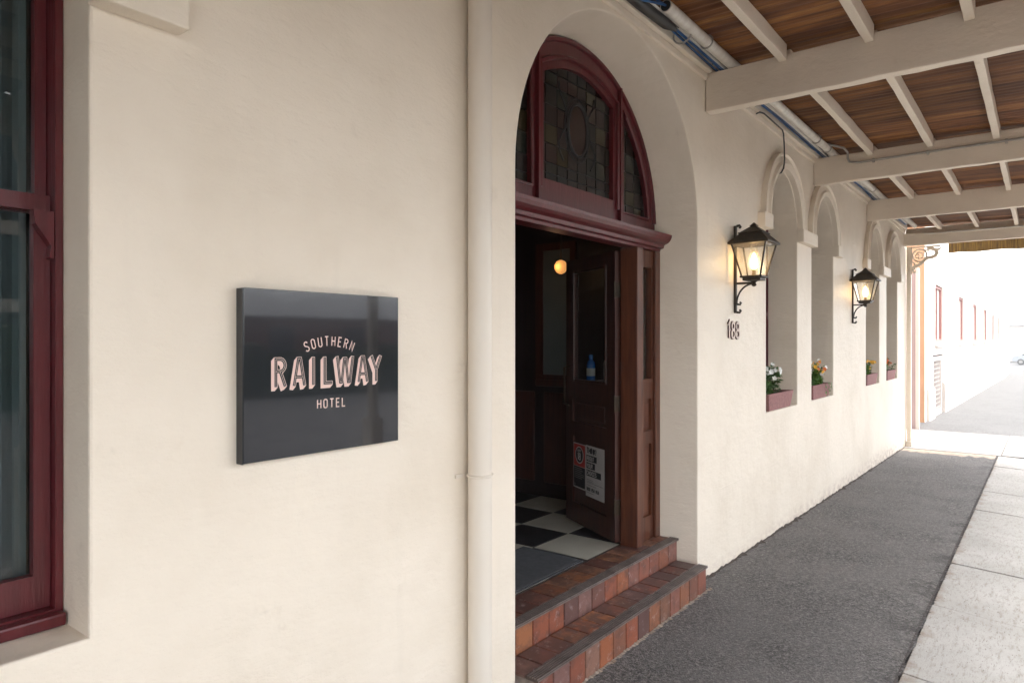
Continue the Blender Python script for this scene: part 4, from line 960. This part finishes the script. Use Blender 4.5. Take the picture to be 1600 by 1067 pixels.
# ------------------------------------------------------------------ window boxes and flowers
def trough(xc, lab):
    t = empty('window_box', (xc, .1, SILL), lab, 'window box', 'pink window boxes')
    a0, a1, b0, b1 = xc-.315, xc+.315, xc-.372, xc+.372; z0, z1 = SILL+.002, SILL+.152
    o_b = [(a0, .004), (a1, .004), (a1, .185), (a0, .185)]; o_t = [(b0, -.012), (b1, -.012), (b1, .215), (b0, .215)]
    i_t = [(b0+.022, .010), (b1-.022, .010), (b1-.022, .193), (b0+.022, .193)]; i_m = [(x_, y_) for x_, y_ in i_t]
    mb = MB(); V = [(x_, y_, z0) for x_, y_ in o_b]+[(x_, y_, z1) for x_, y_ in o_t]+[(x_, y_, z1) for x_, y_ in i_t]+[(x_, y_, z1-.04) for x_, y_ in i_m]
    mb.add(V, [(3, 2, 1, 0)]+[(4*k+i, 4*k+(i+1) % 4, 4*k+4+(i+1) % 4, 4*k+4+i) for k in range(3) for i in range(4)])
    mb.build('trough', 'trough', t, bevel=.004)
    so = MB(); n = 10
    so.add([(b0+.024+(b1-b0-.048)*i/n, .012+.179*j/4, z1-.016+random.uniform(-.008, .008)) for i in range(n+1) for j in range(5)], [(i*5+j, i*5+j+5, i*5+j+6, i*5+j+1) for i in range(n) for j in range(4)]); so.build('soil', 'soil', t)
def plant(xc, x_lo, x_hi, hh, lm, flowers, lab, nleaf=260, lsize=.035, trail=False):
    z1 = SILL+.14; t = empty('flowering_plant', (xc, .1, z1), lab, 'plant', 'flowers in the window boxes')
    lv, st = MB(), MB(); tops = []
    nst = 16
    for i in range(nst):
        bx_ = random.uniform(x_lo, x_hi); by_ = random.uniform(.03, .16); h_ = hh*random.uniform(.45, 1)*(1-.35*abs((bx_-xc)/(x_hi-x_lo)))
        tx, ty = bx_+random.uniform(-.07, .07), by_+random.uniform(-.06, .04); pts = [(bx_, by_, z1-.01), ((bx_*2+tx)/3, (by_*2+ty)/3, z1+h_*.4), (tx, ty, z1+h_)]
        st.tube(pts, [.004, .003, .002], 5); tops.append(pts[-1])
        for k in range(nleaf//nst):
            u_ = random.random()**.8; p = Vector(pts[0]).lerp(Vector(pts[1]), u_*2) if u_ < .5 else Vector(pts[1]).lerp(Vector(pts[2]), u_*2-1)
            d = Vector((random.gauss(0, 1), random.gauss(-.2, 1), random.gauss(.25, .6))).normalized(); l_ = lsize*random.uniform(.6, 1.3)
            sd_v = d.cross(Vector((random.gauss(0, .3), random.gauss(0, .3), 1))).normalized()*l_*.36; up_ = sd_v.cross(d).normalized()*l_*.12
            q = p+d*l_*.25
            lv.add([q, q+d*l_*.45+sd_v+up_, q+d*l_*1.05-up_, q+d*l_*.45-sd_v+up_, q+d*l_*.5-up_*.4], [(0, 1, 4), (1, 2, 4), (2, 3, 4), (3, 0, 4)])
    if trail:
        for i in range(5):
            bx_ = random.uniform(xc, x_hi+.08); 
            for k in range(8):
                p = Vector((bx_+random.uniform(-.012, .012), -.022-.012*random.random(), z1+.02-.016*k*random.uniform(.8, 1.1))); d = Vector((random.gauss(0, 1), -.6, -.7)).normalized(); s2 = d.cross(Vector((0, 1, .2))).normalized()*.007
                lv.add([p, p+d*.012+s2, p+d*.028, p+d*.012-s2], [(0, 1, 2, 3)])
    f_ = lv.build('foliage', lm, t, recalc=False); f_['kind'] = 'stuff'
    st.build('stem', lm, t, smooth=True)['kind'] = 'stuff'
    tops.sort(key=lambda q: -q[2])
    for k, (m_, n_, size) in enumerate(flowers):
        for i in range(n_):
            c_ = Vector(random.choice(tops[:10]))+Vector((random.gauss(0, .025), random.uniform(-.05, 0), random.uniform(-.04, .025)))
            fl = MB(); ax_ = Vector((random.gauss(-.4, .5), random.gauss(-1, .4), random.gauss(.4, .4))).normalized(); u_ = ax_.orthogonal().normalized(); v_ = ax_.cross(u_)
            for a in range(5):
                an = 2*math.pi*a/5+i; d = u_*math.cos(an)+v_*math.sin(an); s2 = (u_*-math.sin(an)+v_*math.cos(an))
                fl.add([c_, c_+d*size*.6+s2*size*.42+ax_*size*.2, c_+d*size+ax_*size*.32, c_+d*size*.6-s2*size*.42+ax_*size*.2], [(0, 1, 2, 3)])
            fl.build('flower', m_, t, recalc=False)
bxs = [6.375, 7.82, 10.565, 12.095]
trough(bxs[0], 'pink concrete window box holding white flowers in the window by number 188')
trough(bxs[1], 'pink concrete window box with trailing orange and yellow flowers')
trough(bxs[2], 'pink concrete window box holding bright yellow flowers')
trough(bxs[3], 'pink concrete window box holding small red orange flowers')
plant(bxs[0]-.12, bxs[0]-.33, bxs[0]+.12, .27, 'leaf', [('white_petal', 40, .025)], 'bushy white flowering plant in the window box by number 188', 560, .050)
plant(bxs[1]-.06, bxs[1]-.30, bxs[1]+.22, .25, 'leaf2', [('yellow_petal', 12, .024), ('white_petal', 8, .024), ('orange_petal', 6, .024)], 'orange yellow and white flowers trailing over a pink window box', 800, .034, True)
plant(bxs[2]-.08, bxs[2]-.33, bxs[2]+.15, .23, 'leaf2', [('yellow_petal', 24, .027)], 'bright yellow flowering plant in a pink window box', 480, .040)
plant(bxs[3]-.02, bxs[3]-.30, bxs[3]+.28, .22, 'leaf2', [('orange_petal', 16, .020)], 'small red orange flowering plant in the window box by the end post', 480, .040)

# ------------------------------------------------------------------ beyond the hotel
mv = empty('lane_fence', (16.7, .4, -.22), 'mauve painted board fence panel across the side lane', 'fence')
for k in range(8): MB().box(16.70, 16.735, .262+k*.152, .262+k*.152+.148, gz(16.7), 3.1).build('board', 'mauve', mv, bevel=.004)
MB().box(16.68, 16.76, .19, .26, gz(16.7), 3.2).build('post', 'white_render', mv, bevel=.005)
fb = empty('far_building', (20, .4, -.3), 'long white rendered building with tall red framed windows beyond the lane', 'building')
FY = .318; fx0_, fx1_ = 18.6, 68
fw_ = [(20.6, 22.3), (26.8, 28.5), (32.6, 34.6), (39.0, 41.0), (45.5, 47.4), (51.8, 53.6)]
door_h = [(20.05, gz(20)-.3), (22.25, gz(20)-.3), (22.25, 1.29), (20.05, 1.29)]
outer = [(fx0_, -1.6), (door_h[0][0], -1.6), (door_h[3][0], 1.29), (door_h[2][0], 1.29), (door_h[1][0], -1.6), (fx1_, -1.6), (fx1_, 5.6), (fx0_, 5.6)]
holes = [[(a, 1.63), (b, 1.63), (b, 3.12), (a, 3.12)] for a, b in fw_]
w = MB(); w.poly([outer]+[list(reversed(h)) for h in holes], lambda a, b: (a, FY, b))
for h in holes: reveal(w, [[(a, FY, b) for a, b in h], [(a, FY+.10, b) for a, b in h]], True)
dl = [(20.05, -1.6), (20.05, 1.29), (22.25, 1.29), (22.25, -1.6)]; reveal(w, [[(a, FY, b) for a, b in dl], [(a, FY+.5, b) for a, b in dl]], False)
w.add([(fx0_+.3, FY, 5.6), (fx1_, FY, 5.6), (fx1_, 9, 5.6), (fx0_+.3, 9, 5.6), (fx1_, FY, -1.6), (fx1_, 9, -1.6)], [(0, 1, 2, 3), (1, 4, 5, 2)])
w.build('wall', 'white_render', fb, recalc=False)
MB().box(fx0_-.01, fx0_+.29, FY+.004, 9, -1.6, 5.58).build('end_wall', 'salmon', fb)
for a, b in ((fx0_+.33, 20.04), (22.26, fx1_)):
    pl = MB(); xs = [a+(b-a)*k/12 for k in range(13)]
    for p, q in zip(xs[:-1], xs[1:]): pl.hexa([(p, FY-.06, gz(p)-.2), (q, FY-.06, gz(q)-.2), (q, FY-.001, gz(q)-.2), (p, FY-.001, gz(p)-.2)], [(p, FY-.06, .46), (q, FY-.06, .46), (q, FY-.001, .52), (p, FY-.001, .52)])
    pl.build('plinth', 'white_render', fb)
for k in range(10):
    x_ = 25+4.6*k; MB().box(x_-.02, x_+.02, FY-.012, FY-.001, .53, 5.5).build('render_joint', 'salmon', fb)
for a, b in fw_:
    wf = MB().prism([[(a, 1.63), (b, 1.63), (b, 3.12), (a, 3.12)], [(a+.07, 1.70), (a+.07, 3.05), (b-.07, 3.05), (b-.07, 1.70)]], lambda x_, z_, k: (x_, FY+.04+.05*k, z_)).build('window', 'hazered', fb)
    MB().box((a+b)/2-.03, (a+b)/2+.03, FY+.05, FY+.088, 1.70, 3.05).build('mullion', 'hazered', wf); MB().box(a+.07, b-.07, FY+.089, FY+.10, 1.70, 3.05).build('pane', 'white_render', wf)
    MB().box(a-.1, b+.1, FY-.07, FY-.001, 1.50, 1.62).build('sill', 'white_render', wf)
gt = MB().prism([[(20.12, gz(20)-.02), (22.18, gz(22)-.02), (22.18, 1.24), (20.12, 1.24)], [(20.30, gz(20)+.12), (20.30, 1.14), (22.0, 1.14), (22.0, gz(20)+.12)]], lambda a, b, k: (a, FY+.012+.03*k, b)).build('mesh_gate', 'white_render', fb)
for k in range(6): MB().box(20.45+k*.27, 20.48+k*.27, FY+.020, FY+.030, gz(20)+.12, 1.14).build('gate_bar', 'white_render', gt)
for k in range(11): MB().box(20.30, 22.0, FY+.0305, FY+.038, gz(20)+.16+k*.115, gz(20)+.176+k*.115).build('gate_bar', 'white_render', gt)
MB().box(20.08, 22.22, FY+.045, FY+.06, -1, 1.28).build('gate_backing', 'gateback', gt)  # dark sheet painted as the shade of the passage behind the gate
# far end of the street: parked cars and a pale shed
def car(x, y, rz, mat_, lab):
    c_ = empty('parked_car', (x, y, gz(x)), lab, 'car', 'cars parked at the far end of the street'); c_.rotation_euler = (0, 0, rz)
    z0 = 0
    prof = [(-2.1, .35), (-2.15, .75), (-1.95, .95), (-1.35, 1.02), (-.75, 1.45), (.75, 1.48), (1.45, 1.0), (2.05, .85), (2.15, .6), (2.1, .35)]
    body = MB(); body.prism([list(reversed(prof))], lambda a, b, k: (a, -.85+1.7*k, b)); OFF_s = OFF[c_.name]; OFF[c_.name] = Vector((0, 0, 0)); body.build('body', mat_, c_, bevel=.08)
    for s in (-1, 1):
        MB().add([(-1.2, s*.856, 1.04), (-.72, s*.856, 1.38), (.70, s*.856, 1.40), (1.28, s*.856, 1.02)], [(0, 1, 2, 3)]).build('side_window', 'carglass', c_)
        for x_ in (-1.35, 1.35):
            wl_ = MB(); wl_.tube([(x_, s*.70, .32), (x_, s*.87, .32)], .32, 18); t_ = wl_.build('wheel', 'rubber', c_); MB().tube([(x_, s*.871, .32), (x_, s*.885, .32)], .19, 14).build('rim', 'grey_metal', t_)
        MB().box(-2.17, -2.10, s*.6-.16, s*.6+.16, .68, .80).build('headlight', 'printwhite', c_)
    MB().add([(-1.36, -.72, 1.045), (-1.36, .72, 1.045), (-.80, .66, 1.44), (-.80, -.66, 1.44)], [(0, 1, 2, 3)]).build('windscreen', 'carglass', c_)
    OFF[c_.name] = OFF_s
car(92, -1.5, R(75), 'carpaint', 'silver car parked across the far end of the street'); car(98, -4.2, R(80), 'carwhite', 'white car parked behind the silver car at the street end')
sh_ = empty('far_shed', (105, -4, -1), 'low pale shed closing the far end of the street', 'building')
MB().box(104, 112, -14, 9, gz(100), 3.4).build('wall', 'white_render', sh_); MB().hexa([(103.6, -14.3, 3.41), (112.4, -14.3, 3.41), (112.4, 9.3, 3.41), (103.6, 9.3, 3.41)], [(107.5, -14.3, 5), (108.5, -14.3, 5), (108.5, 9.3, 5), (107.5, 9.3, 5)]).build('roof', 'rooftin', sh_)
MB().box(103.9, 103.99, -6, -2.5, gz(100), 2).build('roller_door', 'carpaint', sh_)

# across the road (seen mirrored in the sign and the window)
hg = MB(); xs = [-60+2.2*k for k in range(90)]
for k in range(len(xs)-1):
    h0 = 1.5+.35*math.sin(k*.7)+random.uniform(-.15, .15); hg.hexa([(xs[k], -19.2, gz(xs[k])-.2), (xs[k+1]+.05, -19.2, gz(xs[k])-.2), (xs[k+1]+.05, -18, gz(xs[k])-.2), (xs[k], -18, gz(xs[k])-.2)], [(xs[k], -19, h0), (xs[k+1]+.05, -19, h0+.1), (xs[k+1]+.05, -18.2, h0), (xs[k], -18.2, h0+.1)])
hd = tag(hg.build('hedge', 'hedge'), 'long clipped dark hedge on the other side of the road', 'hedge')
ob = empty('opposite_building', (26, -34, 0), 'low red brick station building across the road', 'building')
MB().box(14, 60, -44, -33, -1, 3.0).build('wall', 'brickred', ob); MB().hexa([(13.4, -44.6, 3.01), (60.6, -44.6, 3.01), (60.6, -32.4, 3.01), (13.4, -32.4, 3.01)], [(15, -39, 5.0), (59, -39, 5.0), (59, -38, 5.0), (15, -38, 5.0)]).build('roof', 'rooftin', ob)
for k in range(8): MB().box(17+k*5.2, 18.6+k*5.2, -32.999, -32.93, .6, 2.4).build('window', 'carglass', ob)


# ------------------------------------------------------------------ misty air
hz = MB().box(-240, 440, -320, 320, -4, 9.2).build('haze', 'grout'); hz['kind'] = 'stuff'
hm = bpy.data.materials.new('mist'); hm.use_nodes = True; hn_ = hm.node_tree.nodes; hn_.remove(hn_['Principled BSDF'])
pv_ = hn_.new('ShaderNodeVolumePrincipled'); pv_.inputs['Color'].default_value = (.97, .97, .97, 1); pv_.inputs['Density'].default_value = .0024
hm.node_tree.links.new(pv_.outputs[0], hn_['Material Output'].inputs['Volume']); hz.data.materials.clear(); hz.data.materials.append(hm)
scene.cycles.volume_bounces = 0

# taller block opposite, mirrored in the hotel windows
tb_ = empty('shop_terrace', (5, -25, 0), 'two storey dark painted shop terrace with pale bands across the road', 'building')
MB().box(-2, 11, -34, -25, -.5, 8.6).build('wall', 'slate', tb_)
for z_ in (.9, 2.6, 5.2): MB().box(-2.05, 11.05, -25.0, -24.9, z_, z_+.45).build('band', 'cream', tb_)
MB().box(-2.1, 11.1, -34.1, -24.85, 8.61, 8.8).build('parapet', 'cream', tb_)
for k in range(4): MB().box(-1.2+k*3.2, .4+k*3.2, -24.999, -24.95, 3.5, 4.9).build('window', 'carglass', tb_)
